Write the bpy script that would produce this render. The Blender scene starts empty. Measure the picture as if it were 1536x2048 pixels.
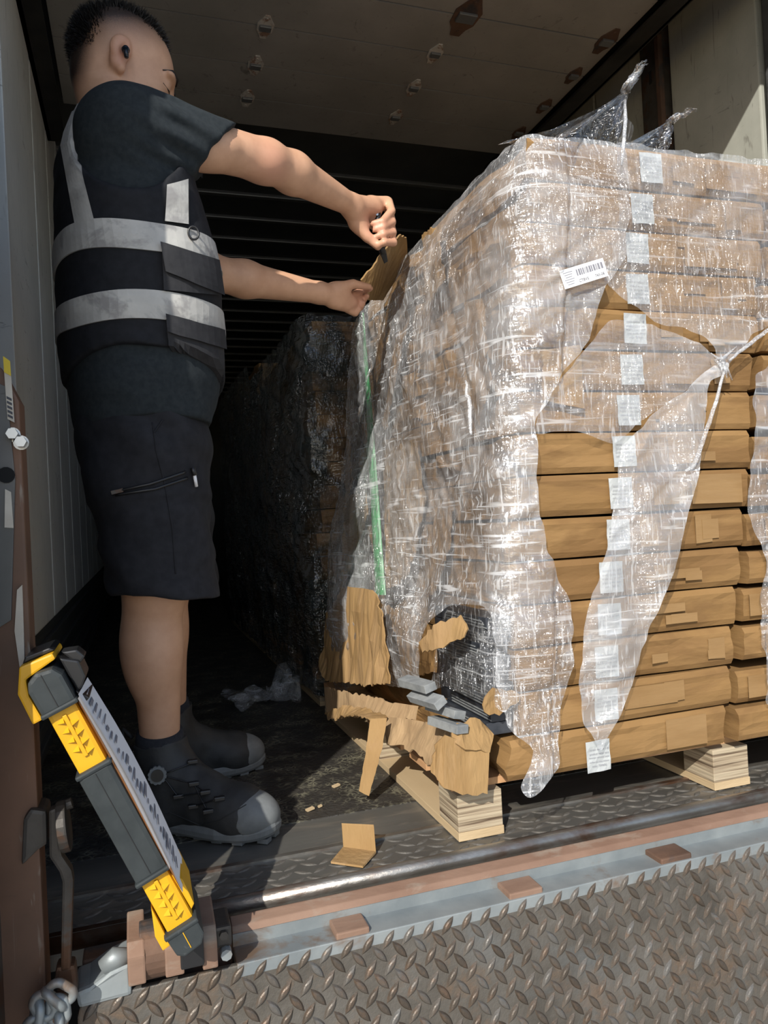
import bpy, bmesh, math, random
import numpy as np
from mathutils import Vector, Matrix, noise as mnoise
from mathutils.bvhtree import BVHTree
random.seed(7); rng = np.random.default_rng(7)
SC = bpy.context.scene; COL = SC.collection
PI = math.pi

# ------------------------------------------------------------------ camera
FPX = 1500.0; CAMZ = 0.66
YAW, PITCH, ROLL = math.radians(18.3), math.radians(0.6), math.radians(-2.95)
def cam_rows():
    f = np.array([math.sin(YAW)*math.cos(PITCH), math.cos(YAW)*math.cos(PITCH), math.sin(PITCH)])
    r = np.array([math.cos(YAW), -math.sin(YAW), 0.0]); d = np.cross(f, r)
    return np.array([math.cos(ROLL)*r-math.sin(ROLL)*d, math.sin(ROLL)*r+math.cos(ROLL)*d, f])
CR = cam_rows(); CPOS = np.array([0, 0, CAMZ])
cam = bpy.data.cameras.new('camera'); cam.sensor_fit = 'VERTICAL'; cam.sensor_height = 24.0
cam.lens = 24.0*FPX/2048.0; cam.clip_start = 0.02; cam.clip_end = 200
camo = bpy.data.objects.new('camera', cam); COL.objects.link(camo)
camo.matrix_world = Matrix(((CR[0][0], -CR[1][0], -CR[2][0], 0), (CR[0][1], -CR[1][1], -CR[2][1], 0),
                            (CR[0][2], -CR[1][2], -CR[2][2], CAMZ), (0, 0, 0, 1)))
SC.camera = camo

# ------------------------------------------------------------------ light
SUN_EL = math.radians(34); SUN_DIR = np.array([0.577, 0.817])          # horizontal travel of the light
SUN_DIR = SUN_DIR/np.linalg.norm(SUN_DIR)
ld = Vector((SUN_DIR[0]*math.cos(SUN_EL), SUN_DIR[1]*math.cos(SUN_EL), -math.sin(SUN_EL)))
sun = bpy.data.lights.new('sun', 'SUN'); sun.energy = 5.4; sun.angle = math.radians(0.53); sun.color = (1.0, 0.955, 0.87)
suno = bpy.data.objects.new('sun', sun); COL.objects.link(suno)
suno.rotation_euler = ld.to_track_quat('-Z', 'Y').to_euler(); suno.location = (-3, -5, 6)
world = bpy.data.worlds.new('world'); SC.world = world; world.use_nodes = True
wn = world.node_tree.nodes; wl = world.node_tree.links
bg = wn['Background']
sky = wn.new('ShaderNodeTexSky'); sky.sky_type = 'NISHITA'; sky.sun_disc = False
sky.sun_elevation = SUN_EL; sky.sun_rotation = math.atan2(-SUN_DIR[0], -SUN_DIR[1])
wl.new(sky.outputs['Color'], bg.inputs['Color']); bg.inputs['Strength'].default_value = 0.185
SC.view_settings.view_transform = 'Standard'; SC.view_settings.look = 'None'
SC.view_settings.gamma = 1.0; SC.view_settings.use_curve_mapping = False
SC.view_settings.exposure = 0.0
SC.cycles.max_bounces = 4; SC.cycles.diffuse_bounces = 3; SC.cycles.glossy_bounces = 2; SC.cycles.transparent_max_bounces = 8

# ------------------------------------------------------------------ helpers
def ray(px, py):
    return CR.T @ np.array([(px-768)/FPX, (py-1024)/FPX, 1.0])
def W(px, py, Y=None, X=None, Z=None):
    r = ray(px, py)
    if Y is not None: t = Y/r[1]
    elif X is not None: t = X/r[0]
    else: t = (Z-CAMZ)/r[2]
    return CPOS+t*r
WL = {}
def tag(o, label=None, cat=None, group=None, kind=None):
    if label: o['label'] = label
    if cat: o['category'] = cat
    if group: o['group'] = group
    if kind: o['kind'] = kind
    return o
def wloc(o): return WL.get(o.as_pointer(), np.zeros(3))
def place(o, loc, parent=None):
    COL.objects.link(o)
    loc = np.array(loc, float)
    if parent is not None:
        o.parent = parent; o.location = loc-wloc(parent)
    else: o.location = loc
    WL[o.as_pointer()] = loc
    return o
def empty(name, loc, label=None, cat=None, group=None, kind=None):
    o = bpy.data.objects.new(name, None); o.empty_display_size = 0.05
    place(o, loc); return tag(o, label, cat, group, kind)
def mk(name, V, Fc, mat, parent=None, smooth=False, origin=None):
    V = np.asarray(V, float).reshape(-1, 3)
    if origin is None:
        origin = np.array([(V[:, 0].min()+V[:, 0].max())/2, (V[:, 1].min()+V[:, 1].max())/2, V[:, 2].min()])
    me = bpy.data.meshes.new(name)
    me.from_pydata((V-origin).tolist(), [], Fc if isinstance(Fc, list) else Fc.tolist()); me.update()
    if mat is not None:
        for m in (mat if isinstance(mat, (list, tuple)) else [mat]): me.materials.append(m)
    if smooth: me.polygons.foreach_set('use_smooth', np.ones(len(me.polygons), bool))
    o = bpy.data.objects.new(name, me); return place(o, origin, parent)
def recalc(o):
    bm = bmesh.new(); bm.from_mesh(o.data); bmesh.ops.recalc_face_normals(bm, faces=bm.faces); bm.to_mesh(o.data); bm.free()
    return o
class MB:
    def __init__(s): s.V = []; s.F = []; s.n = 0
    def add(s, V, F):
        V = np.asarray(V, float); s.V.append(V); s.F += [tuple(i+s.n for i in f) for f in F]; s.n += len(V); return s
    def box(s, c, h, fr=None, taper=None):
        c = np.array(c, float); fr = np.eye(3) if fr is None else np.array(fr, float)
        V = []
        for dz in (-1, 1):
            for dx, dy in ((-1, -1), (1, -1), (1, 1), (-1, 1)):
                k = taper if (taper and dz > 0) else 1
                V.append(c+fr[0]*dx*h[0]*k+fr[1]*dy*h[1]*k+fr[2]*dz*h[2])
        return s.add(V, [(3, 2, 1, 0), (4, 5, 6, 7), (0, 1, 5, 4), (1, 2, 6, 5), (2, 3, 7, 6), (3, 0, 4, 7)])
    def box2(s, a, b): return s.box([(a[i]+b[i])/2 for i in range(3)], [abs(b[i]-a[i])/2 for i in range(3)])
    def tube(s, pts, r, n=10, cap=True, closed=False):
        pts = [np.array(p, float) for p in pts]; m = len(pts); V = []
        rr = r if isinstance(r, (list, tuple)) else [r]*m
        up = None
        for i, p in enumerate(pts):
            if closed: t = pts[(i+1) % m]-pts[i-1]
            else: t = pts[min(i+1, m-1)]-pts[max(i-1, 0)]
            t = t/np.linalg.norm(t)
            if up is None:
                up = np.cross(t, [0, 0, 1.0]); 
                if np.linalg.norm(up) < 1e-3: up = np.cross(t, [1.0, 0, 0])
            up = up-t*np.dot(up, t); up /= np.linalg.norm(up); w = np.cross(t, up)
            for k in range(n):
                a = 2*PI*k/n; V.append(p+rr[i]*(up*math.cos(a)+w*math.sin(a)))
        Fc = []
        for i in range(m if closed else m-1):
            j = (i+1) % m
            for k in range(n): Fc.append((i*n+k, i*n+(k+1) % n, j*n+(k+1) % n, j*n+k))
        if cap and not closed:
            Fc.append(tuple(range(n-1, -1, -1))); Fc.append(tuple((m-1)*n+k for k in range(n)))
        return s.add(V, Fc)
    def prism(s, pts, d):            # closed polygon pts extruded by vector d
        P = [np.array(p, float) for p in pts]; n = len(P); d = np.array(d, float)
        return s.add(P+[p+d for p in P], [tuple(range(n-1, -1, -1)), tuple(range(n, 2*n))]+[(i, (i+1) % n, n+(i+1) % n, n+i) for i in range(n)])
    def build(s, name, mat, parent=None, smooth=False, bevel=0, seg=2, fix=True, origin=None):
        o = mk(name, np.concatenate(s.V), s.F, mat, parent, smooth, origin)
        if bevel or fix:
            bm = bmesh.new(); bm.from_mesh(o.data)
            if fix: bmesh.ops.recalc_face_normals(bm, faces=bm.faces)
            if bevel: bmesh.ops.bevel(bm, geom=[e for e in bm.edges if e.is_manifold and e.calc_face_angle(0) > 0.5], offset=bevel, segments=seg, profile=.6, affect='EDGES')
            bm.to_mesh(o.data); bm.free()
        return o
def bx(name, a, b, mat, parent=None, bevel=0.0, **k): return MB().box2(a, b).build(name, mat, parent, bevel=bevel, **k)
def fbm(P, sc, oct=2, seed=0.0):
    out = np.empty(len(P))
    for i, p in enumerate(P): out[i] = mnoise.fractal((p[0]*sc+seed, p[1]*sc+seed*1.7, p[2]*sc-seed), 1.0, 2.0, oct)
    return out
def vnoise(P, sc, seed=0):
    """fast vectorised smooth value noise, about -1..1; P (n,3), sc scalar or 3"""
    Q = np.asarray(P)*np.asarray(sc, float)+np.array([13.7, 7.1, 3.3])*(seed+1)
    I = np.floor(Q).astype(np.int64); Fr = Q-I; Fr = Fr*Fr*(3-2*Fr); out = 0
    for dx in (0, 1):
        for dy in (0, 1):
            for dz in (0, 1):
                h = (I[..., 0]+dx)*374761393+(I[..., 1]+dy)*668265263+(I[..., 2]+dz)*2147483647+seed*974711
                h = (h ^ (h >> 13))*1274126177; h = h ^ (h >> 16)
                v = (h & 0xffff)/32767.5-1
                w = (Fr[..., 0] if dx else 1-Fr[..., 0])*(Fr[..., 1] if dy else 1-Fr[..., 1])*(Fr[..., 2] if dz else 1-Fr[..., 2])
                out = out+v*w
    return out

# ------------------------------------------------------------------ materials
def nmat(name):
    m = bpy.data.materials.new(name); m.use_nodes = True
    nt = m.node_tree; return m, nt, nt.nodes['Principled BSDF']
def col(c): return (c[0], c[1], c[2], 1.0)
def tcoord(nt, scale=(1, 1, 1), kind='Object', rot=(0, 0, 0)):
    t = nt.nodes.new('ShaderNodeNewGeometry'); mp = nt.nodes.new('ShaderNodeMapping'); kind = 'Position'
    mp.inputs['Scale'].default_value = scale; mp.inputs['Rotation'].default_value = rot
    nt.links.new(t.outputs[kind], mp.inputs['Vector']); return mp.outputs['Vector']
def noise_n(nt, vec, scale, detail=3, rough=.55, dist=0.0):
    n = nt.nodes.new('ShaderNodeTexNoise'); n.inputs['Scale'].default_value = scale; n.inputs['Detail'].default_value = detail
    n.inputs['Roughness'].default_value = rough; n.inputs['Distortion'].default_value = dist
    nt.links.new(vec, n.inputs['Vector']); return n.outputs['Fac']
def ramp(nt, fac, stops):
    r = nt.nodes.new('ShaderNodeValToRGB'); e = r.color_ramp.elements
    e[0].position, e[0].color = stops[0][0], col(stops[0][1]); e[1].position, e[1].color = stops[-1][0], col(stops[-1][1])
    for p, c in stops[1:-1]: x = e.new(p); x.color = col(c)
    nt.links.new(fac, r.inputs['Fac']); return r.outputs['Color']
def mixc(nt, a, b, fac, mode='MIX'):
    m = nt.nodes.new('ShaderNodeMix'); m.data_type = 'RGBA'; m.blend_type = mode
    for s, v in ((6, a), (7, b), (0, fac)):
        if isinstance(v, (int, float)): m.inputs[s].default_value = v
        elif isinstance(v, tuple): m.inputs[s].default_value = col(v)
        else: nt.links.new(v, m.inputs[s])
    return m.outputs[2]
def mth(nt, op, a, b=None):
    m = nt.nodes.new('ShaderNodeMath'); m.operation = op
    for i, v in enumerate((a, b)):
        if v is None: continue
        if isinstance(v, (int, float)): m.inputs[i].default_value = v
        else: nt.links.new(v, m.inputs[i])
    return m.outputs[0]
def bump(nt, h, strength=.3, dist=.01, normal=None):
    b = nt.nodes.new('ShaderNodeBump'); b.inputs['Strength'].default_value = strength; b.inputs['Distance'].default_value = dist
    nt.links.new(h, b.inputs['Height'])
    if normal is not None: nt.links.new(normal, b.inputs['Normal'])
    return b.outputs['Normal']
def mat(name, c1, c2=None, sc=8, rough=.6, metal=0.0, bmp=0.0, bsc=None, bdist=.003, stretch=(1, 1, 1), contrast=(.35, .65), c3=None, sc3=3, spec=.5, extra=None, m3=(.52, .6)):
    m, nt, p = nmat(name)
    p.inputs['Roughness'].default_value = rough; p.inputs['Metallic'].default_value = metal; p.inputs['Specular IOR Level'].default_value = spec
    v = tcoord(nt, stretch)
    c = None
    if c2 is not None:
        c = ramp(nt, noise_n(nt, v, sc, 4), [(contrast[0], c1), (contrast[1], c2)])
    if c3 is not None:
        f = ramp(nt, noise_n(nt, v, sc3, 5, .65, .4), [(m3[0], (0, 0, 0)), (m3[1], (1, 1, 1))])
        c = mixc(nt, c if c is not None else c1, c3, f)
    if c is None: p.inputs['Base Color'].default_value = col(c1)
    else: nt.links.new(c, p.inputs['Base Color'])
    if bmp: nt.links.new(bump(nt, noise_n(nt, v, bsc or sc*3, 4), bmp, bdist), p.inputs['Normal'])
    return m
M = {}
M['cardboard'] = mat('cardboard', (.215, .122, .045), (.255, .150, .060), sc=5, rough=.75, spec=.25, bmp=.55, bsc=16, bdist=.007, stretch=(.45, .45, 1.6), c3=(.18, .10, .038), sc3=4.0)
M['cardboard2'] = mat('cardboard_torn', (.25, .152, .064), (.30, .19, .084), sc=10, rough=.85, spec=.2, bmp=.6, bsc=55, bdist=.004, stretch=(1.6, 1.6, .35), c3=(.30, .19, .09), sc3=9)
M['kraft_dark'] = mat('kraft_inner', (.29, .19, .10), (.37, .25, .135), sc=12, rough=.85, bmp=.4, bsc=40, bdist=.003)
M['tape'] = mat('parcel_tape', (.222, .128, .049), (.262, .158, .066), sc=12, rough=.3, bmp=.35, bsc=14, bdist=.006, stretch=(.5, .5, 2.5))
M['label'] = mat('label_paper', (.37, .39, .40), (.43, .45, .45), sc=14, rough=.55, bmp=.3, bsc=20, bdist=.004)
M['print'] = mat('black_print', (.07, .07, .08), rough=.7)
M['greyprint'] = mat('grey_print', (.20, .20, .23), rough=.7)
M['paper'] = mat('white_paper', (.78, .78, .80), rough=.6)
M['green'] = mat('green_strap', (.055, .32, .11), (.07, .38, .14), sc=20, rough=.35)
M['darkpanel'] = mat('dark_panel', (.018, .022, .03), (.04, .045, .055), sc=25, rough=.45, stretch=(1, 1, 1), bmp=.2)
M['greyfoam'] = mat('grey_slat', (.16, .17, .175), (.24, .25, .25), sc=40, rough=.7, bmp=.2)
M['skin'] = None
M['shirt'] = mat('tshirt_cotton', (.017, .022, .026), (.025, .031, .035), sc=90, rough=.95, bmp=.25, bsc=220, bdist=.001, spec=.25)
M['vest'] = mat('vest_fabric', (.008, .009, .012), (.013, .014, .018), sc=60, rough=.8, bmp=.3, bsc=18, bdist=.008, spec=.3)
M['reflect'] = mat('reflective_tape', (.40, .39, .37), (.50, .49, .46), sc=18, rough=.45, bmp=.35, bsc=12, bdist=.008, c3=(.30, .29, .28), sc3=9)
M['shorts'] = mat('shorts_fabric', (.012, .0125, .016), (.019, .0195, .024), sc=45, rough=.85, bmp=.25, bsc=14, bdist=.008, spec=.3)
M['boot'] = mat('boot_leather', (.020, .021, .022), (.032, .033, .034), sc=30, rough=.62, bmp=.35, bsc=120, bdist=.0015, spec=.4)
M['rubber'] = mat('boot_rubber', (.12, .128, .13), (.15, .16, .162), sc=40, rough=.62, bmp=.2, bsc=150, bdist=.001)
M['sock'] = mat('sock_knit', (.012, .013, .018), (.02, .021, .026), sc=120, rough=.95, bmp=.5, bsc=200, bdist=.002)
M['hair'] = mat('black_hair', (.010, .009, .009), rough=.55)
M['blackplastic'] = mat('black_plastic', (.012, .012, .013), rough=.35)
M['earbud'] = mat('earbud_plastic', (.01, .014, .02), rough=.18)
M['yellow'] = mat('yellow_plastic', (.60, .31, .006), (.66, .35, .008), sc=15, rough=.42, c3=(.48, .27, .015), sc3=22, m3=(.62, .72), bmp=.1, bsc=60)
M['greyplastic'] = mat('charcoal_plastic', (.022, .027, .029), (.032, .038, .040), sc=25, rough=.55, spec=.3, c3=(.06, .066, .068), sc3=40, m3=(.66, .74), bmp=.2, bsc=70, bdist=.002)
M['wood'] = mat('plywood', (.42, .31, .18), (.50, .38, .23), sc=4, rough=.75, stretch=(1, .3, 6), bmp=.3, bsc=40)
M['woodred'] = mat('pallet_deck_wood', (.42, .22, .10), (.52, .31, .16), sc=6, rough=.8, stretch=(4, .6, 4), bmp=.3)
M['steel_dark'] = mat('dark_steel', (.055, .05, .045), (.10, .09, .08), sc=12, rough=.55, metal=.55, bmp=.4, bsc=40, c3=(.09, .045, .025), sc3=8)
M['rust'] = mat('rusty_steel', (.17, .098, .066), (.24, .15, .105), sc=9, rough=.75, metal=.15, bmp=.45, bsc=60, c3=(.26, .21, .165), sc3=14, m3=(.55, .7), stretch=(.5, 1, 1))
M['rustdark'] = mat('dark_rusty_steel', (.085, .05, .035), (.15, .085, .055), sc=8, rough=.72, metal=.25, bmp=.5, bsc=45, c3=(.05, .045, .045), sc3=5)
M['bluegrey'] = mat('galvanised_steel', (.20, .225, .235), (.28, .305, .31), sc=10, rough=.5, metal=.4, bmp=.3, bsc=35, c3=(.19, .13, .09), sc3=8, m3=(.53, .66))
M['lip'] = mat('worn_lip_steel', (.26, .24, .21), (.42, .40, .37), sc=14, rough=.38, metal=.85, bmp=.5, bsc=60, stretch=(.6, 1, 1), c3=(.19, .10, .06), sc3=5, m3=(.5, .62))
M['chrome'] = mat('bolt_steel', (.45, .45, .45), (.55, .55, .55), sc=20, rough=.35, metal=.9)
M['black'] = mat('black_void', (.006, .006, .006), rough=.9)
M['sticker_y'] = mat('sticker_yellow', (.62, .45, .03), rough=.6)
M['sticker_w'] = mat('sticker_cream', (.48, .43, .36), (.58, .53, .45), sc=25, rough=.7)

def m_tread():
    m, nt, p = nmat('tread_plate_steel'); v = tcoord(nt, kind='Object')
    a = ramp(nt, noise_n(nt, v, 5, 6, .65), [(.34, (.062, .055, .046)), (.5, (.10, .089, .075)), (.66, (.13, .12, .106))])
    b = mixc(nt, a, (.15, .10, .065), ramp(nt, noise_n(nt, v, 11, 5, .7, .5), [(.54, (0, 0, 0)), (.70, (.8, .8, .8))]))
    c = mixc(nt, b, (.135, .148, .152), ramp(nt, noise_n(nt, v, 3.1, 4, .6, .3), [(.55, (0, 0, 0)), (.72, (.8, .8, .8))]))
    nt.links.new(c, p.inputs['Base Color']); p.inputs['Metallic'].default_value = .35; p.inputs['Roughness'].default_value = .52
    nt.links.new(bump(nt, noise_n(nt, v, 70, 5, .7), .45, .004), p.inputs['Normal']); return m
M['tread'] = m_tread()
def m_loz():
    m, nt, p = nmat('lozenge_steel'); oi = nt.nodes.new('ShaderNodeObjectInfo'); v = tcoord(nt, kind='Object')
    a = ramp(nt, oi.outputs['Random'], [(0, (.068, .053, .04)), (.5, (.10, .082, .066)), (.8, (.112, .098, .084)), (1, (.128, .122, .113))])
    a = mixc(nt, a, (.14, .09, .06), ramp(nt, noise_n(nt, v, 60, 4), [(.5, (0, 0, 0)), (.7, (.7, .7, .7))]))
    nt.links.new(a, p.inputs['Base Color']); p.inputs['Metallic'].default_value = .4; p.inputs['Roughness'].default_value = .42
    nt.links.new(bump(nt, noise_n(nt, v, 180, 3), .3, .002), p.inputs['Normal']); return m
M['loz'] = m_loz()
def m_floor():
    m, nt, p = nmat('worn_bed_floor'); v = tcoord(nt, (1, 1, 1), kind='Object')
    d = noise_n(nt, v, 6, 5, .6)
    vor = nt.nodes.new('ShaderNodeTexVoronoi'); vor.feature = 'DISTANCE_TO_EDGE'; vor.inputs['Scale'].default_value = 62
    nv = nt.nodes.new('ShaderNodeVectorMath'); nv.operation = 'ADD'
    nn = nt.nodes.new('ShaderNodeTexNoise'); nn.inputs['Scale'].default_value = 35; nt.links.new(v, nn.inputs['Vector'])
    sc = nt.nodes.new('ShaderNodeVectorMath'); sc.operation = 'SCALE'; sc.inputs['Scale'].default_value = .03; nt.links.new(nn.outputs['Color'], sc.inputs[0])
    nt.links.new(v, nv.inputs[0]); nt.links.new(sc.outputs[0], nv.inputs[1]); nt.links.new(nv.outputs[0], vor.inputs['Vector'])
    edge = ramp(nt, vor.outputs['Distance'], [(.0, (1, 1, 1)), (.16, (0, 0, 0))])
    dirt = ramp(nt, noise_n(nt, v, 9, 5, .7), [(.47, (0, 0, 0)), (.62, (1, 1, 1))])
    base = ramp(nt, d, [(.3, (.022, .020, .018)), (.7, (.055, .050, .044))])
    f = mth(nt, 'MULTIPLY', edge, dirt)
    nt.links.new(mixc(nt, base, (.24, .225, .16), f), p.inputs['Base Color'])
    p.inputs['Roughness'].default_value = .5; p.inputs['Metallic'].default_value = .2
    nt.links.new(bump(nt, vor.outputs['Distance'], .6, .006), p.inputs['Normal']); return m
M['floor'] = m_floor()
M['strip'] = mat('smooth_floor_strip', (.10, .095, .085), (.17, .165, .15), sc=5, rough=.42, metal=.5, bmp=.2, bsc=90, stretch=(.25, 1, 1), c3=(.22, .20, .17), sc3=12)
def m_wall(name, a, b, scr):
    m, nt, p = nmat(name); v = tcoord(nt, kind='Object')
    c = ramp(nt, noise_n(nt, v, 3.5, 6, .6), [(.35, a), (.65, b)])
    v2 = tcoord(nt, (30, 30, 4), rot=(.5, .35, .3)); s = ramp(nt, noise_n(nt, v2, 1.2, 3, .6, 1.0), [(.63, (0, 0, 0)), (.70, (1, 1, 1))])
    c = mixc(nt, c, scr, mth(nt, 'MULTIPLY', s, .55))
    v3 = tcoord(nt, (6, 6, 22), rot=(.2, .5, -.3)); s3 = ramp(nt, noise_n(nt, v3, 1.5, 4, .7, 1.5), [(.64, (0, 0, 0)), (.72, (1, 1, 1))])
    c = mixc(nt, c, (.03, .028, .025), mth(nt, 'MULTIPLY', s3, .45))
    nt.links.new(c, p.inputs['Base Color']); p.inputs['Roughness'].default_value = .5; p.inputs['Metallic'].default_value = .1
    nt.links.new(bump(nt, noise_n(nt, v, 14, 3), .12, .01), p.inputs['Normal']); return m
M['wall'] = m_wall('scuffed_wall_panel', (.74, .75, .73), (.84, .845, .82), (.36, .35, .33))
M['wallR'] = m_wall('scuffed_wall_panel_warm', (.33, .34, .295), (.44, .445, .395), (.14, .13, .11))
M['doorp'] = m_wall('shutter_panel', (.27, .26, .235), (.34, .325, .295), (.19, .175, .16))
M['dooredge'] = mat('shutter_edge', (.02, .018, .016), rough=.9)
M['roof'] = mat('dark_roof', (.05, .055, .058), (.08, .085, .088), sc=3, rough=.6)
M['rib'] = mat('roof_rib_metal', (.20, .21, .215), rough=.4, metal=.5)
M['kick'] = mat('kick_plate', (.045, .047, .048), (.075, .078, .078), sc=4, rough=.5, stretch=(1, .15, 4), bmp=.5, bsc=6, bdist=.02)
M['yard'] = mat('yard_concrete', (.30, .29, .27), (.40, .385, .36), sc=2, rough=.9)
M['blocker_paint'] = mat('blocker_panel_paint', (.45, .45, .44), (.5, .5, .49), sc=2, rough=.5)

def m_ply():
    m, nt, p = nmat('layered_plywood_block'); v = tcoord(nt, (3, 3, 120))
    a = ramp(nt, noise_n(nt, v, 1.0, 3, .6, .3), [(.34, (.09, .058, .034)), (.45, (.29, .225, .15)), (.6, (.40, .33, .23))])
    nt.links.new(a, p.inputs['Base Color']); p.inputs['Roughness'].default_value = .8
    nt.links.new(bump(nt, noise_n(nt, v, 1.0, 3), .8, .006), p.inputs['Normal']); return m
M['ply'] = m_ply()

def m_film(name, haze=.36, streak=.50, gloss=1.0, tint=(.86, .88, .91), rough=.24, bstr=1.0, sdir=(6, 6, 90), trans=.25, even=.12, gmin=.22):
    m, nt, _ = nmat(name); nt.nodes.remove(_)
    out = nt.nodes['Material Output']; v = tcoord(nt)
    # creases: two families of stretched streaks and a fine crumple
    v1 = tcoord(nt, sdir, rot=(.0, .55, .0)); v2 = tcoord(nt, (sdir[2]*1.1, sdir[2]*1.1, 8), rot=(.0, -.35, .2)); v3 = tcoord(nt, (150, 150, 14), rot=(0, .25, .1))
    n1 = noise_n(nt, v1, 1.0, 2, .6, .6); n2 = noise_n(nt, v2, 1.0, 2, .6, .8)
    g1 = noise_n(nt, tcoord(nt, (34, 34, 120), rot=(0, .6, 0)), 1.0, 1, .4, .6); g2 = noise_n(nt, tcoord(nt, (120, 120, 36), rot=(0, -.4, .3)), 1.0, 1, .4, .6); n3 = noise_n(nt, v, 80, 1, .4, .8); n4 = noise_n(nt, v3, 1.0, 1, .6, .5)
    big = noise_n(nt, v, 5.0, 3, .6, .8); big2 = noise_n(nt, v, 2.3, 2, .5, .3)
    h = mth(nt, 'ADD', mth(nt, 'ADD', mth(nt, 'MULTIPLY', g1, .8), mth(nt, 'MULTIPLY', g2, .6)), mth(nt, 'MULTIPLY', n3, .8))
    nrm = bump(nt, h, bstr, .020)
    gm = ramp(nt, noise_n(nt, v, 3.4, 2, .6, .5), [(.42, (gmin, gmin, gmin)), (.62, (1.05, 1.05, 1.05))]); nt.links.new(mth(nt, 'MULTIPLY', gm, bstr), nrm.node.inputs['Strength'])
    st = mth(nt, 'MAXIMUM', mth(nt, 'MAXIMUM', ramp(nt, n1, [(.58, (0, 0, 0)), (.68, (1, 1, 1))]), ramp(nt, n2, [(.59, (0, 0, 0)), (.69, (.9, .9, .9))])), ramp(nt, n4, [(.60, (0, 0, 0)), (.70, (.8, .8, .8))]))
    bigm = ramp(nt, big, [(.40, (even, even, even)), (.60, (1, 1, 1))])
    stm = ramp(nt, big2, [(.35, (.35, .35, .35)), (.6, (1, 1, 1))])
    fac = mth(nt, 'ADD', mth(nt, 'MULTIPLY', bigm, haze), mth(nt, 'MULTIPLY', mth(nt, 'MULTIPLY', st, stm), streak))
    dif = nt.nodes.new('ShaderNodeBsdfDiffuse'); dif.inputs['Color'].default_value = col(tint)
    trl = nt.nodes.new('ShaderNodeBsdfTranslucent'); trl.inputs['Color'].default_value = col(tint)
    dm = nt.nodes.new('ShaderNodeMixShader'); dm.inputs[0].default_value = trans; nt.links.new(dif.outputs[0], dm.inputs[1]); nt.links.new(trl.outputs[0], dm.inputs[2])
    tr = nt.nodes.new('ShaderNodeBsdfTransparent'); tr.inputs['Color'].default_value = (.985, .985, .99, 1)
    gl = nt.nodes.new('ShaderNodeBsdfGlossy'); gl.inputs['Roughness'].default_value = rough; gl.inputs['Color'].default_value = (1, 1, 1, 1); nt.links.new(nrm, gl.inputs['Normal'])
    m1 = nt.nodes.new('ShaderNodeMixShader'); nt.links.new(fac, m1.inputs[0]); nt.links.new(tr.outputs[0], m1.inputs[1]); nt.links.new(dm.outputs[0], m1.inputs[2])
    lw = nt.nodes.new('ShaderNodeLayerWeight'); lw.inputs['Blend'].default_value = .2
    m2 = nt.nodes.new('ShaderNodeMixShader'); nt.links.new(mth(nt, 'MULTIPLY', mth(nt, 'ADD', mth(nt, 'MULTIPLY', lw.outputs['Fresnel'], .5), .10), gloss), m2.inputs[0])
    nt.links.new(m1.outputs[0], m2.inputs[1]); nt.links.new(gl.outputs[0], m2.inputs[2])
    nt.links.new(m2.outputs[0], out.inputs['Surface']); return m
M['film'] = m_film('stretch_film', haze=.29, even=.38)
M['film_veil'] = m_film('stretch_film_veil', haze=.32, even=.7, streak=.34, gloss=.8, bstr=.7, gmin=.12)
M['film_clear'] = m_film('stretch_film_thin', haze=.19, streak=.34, gloss=.7, bstr=.75, gmin=.08, even=.45, sdir=(5, 5, 70))
M['film_dark'] = m_film('stretch_film_shade', haze=.26, streak=.3, gloss=.5)
M['film_darkened'] = m_film('stretch_film_darkened', haze=1.0, streak=.4, gloss=.6, tint=(.022, .028, .028), trans=.03)  # near-black tint paints the deep interior shade into the film

# ================================================================== the setting
BED_Y = 1.372; XL = -.28; XR = 2.0; YEND = 10.5; DOOR_Z = 2.357
bx('floor_yard', (-30, -30, -1.25), (30, 30, -1.15), M['yard'])['kind'] = 'structure'
fl = bx('floor', (XL-.3, 1.66, -.08), (XR+.1, YEND, 0), M['floor']); fl['kind'] = 'structure'
bx('floor_strip', (XL-.3, 1.505, -.08), (XR+.1, 1.66, -.002), M['strip'], fl)
bx('floor_threshold', (XL-.3, BED_Y, -.06), (XR+.1, 1.505, -.003), M['strip'], fl)
bx('floor_seam', (XL-.3, 1.497, -.05), (XR+.1, 1.51, .002), M['lip'], fl)
# small raised lozenges on the threshold band
def loz_mesh(name, L, w, h, n=6):
    V = []; F = []
    for lev, (k, z) in enumerate(((1.0, 0), (.72, h*.75), (.38, h))):
        for i in range(2*n):
            t = (i/n*2) if i < n else (4-i/n*2)           # 0..2..0
            x = (t-1) if i < n else (t-1)
            s = 1 if i < n else -1
            y = s*(1-x*x)
            V.append((x*L/2*(k if lev else 1)*(.97 if lev else 1), y*w/2*k, z))
    m = 2*n
    for lev in (0, 1):
        for i in range(m): F.append((lev*m+i, lev*m+(i+1) % m, (lev+1)*m+(i+1) % m, (lev+1)*m+i))
    F.append(tuple(2*m+i for i in range(m)))
    me = bpy.data.meshes.new(name); me.from_pydata(V, [], F); me.update()
    bm = bmesh.new(); bm.from_mesh(me); bmesh.ops.remove_doubles(bm, verts=bm.verts, dist=1e-5); bmesh.ops.recalc_face_normals(bm, faces=bm.faces); bm.to_mesh(me); bm.free()
    return me
M['flz'] = mat('threshold_lozenge', (.085, .078, .068), (.13, .12, .105), sc=60, rough=.6, metal=.3, bmp=.3, bsc=200)
lm = loz_mesh('floor_lozenge', .038, .012, .0022); lm.materials.append(M['flz'])
cnt = 0
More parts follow.
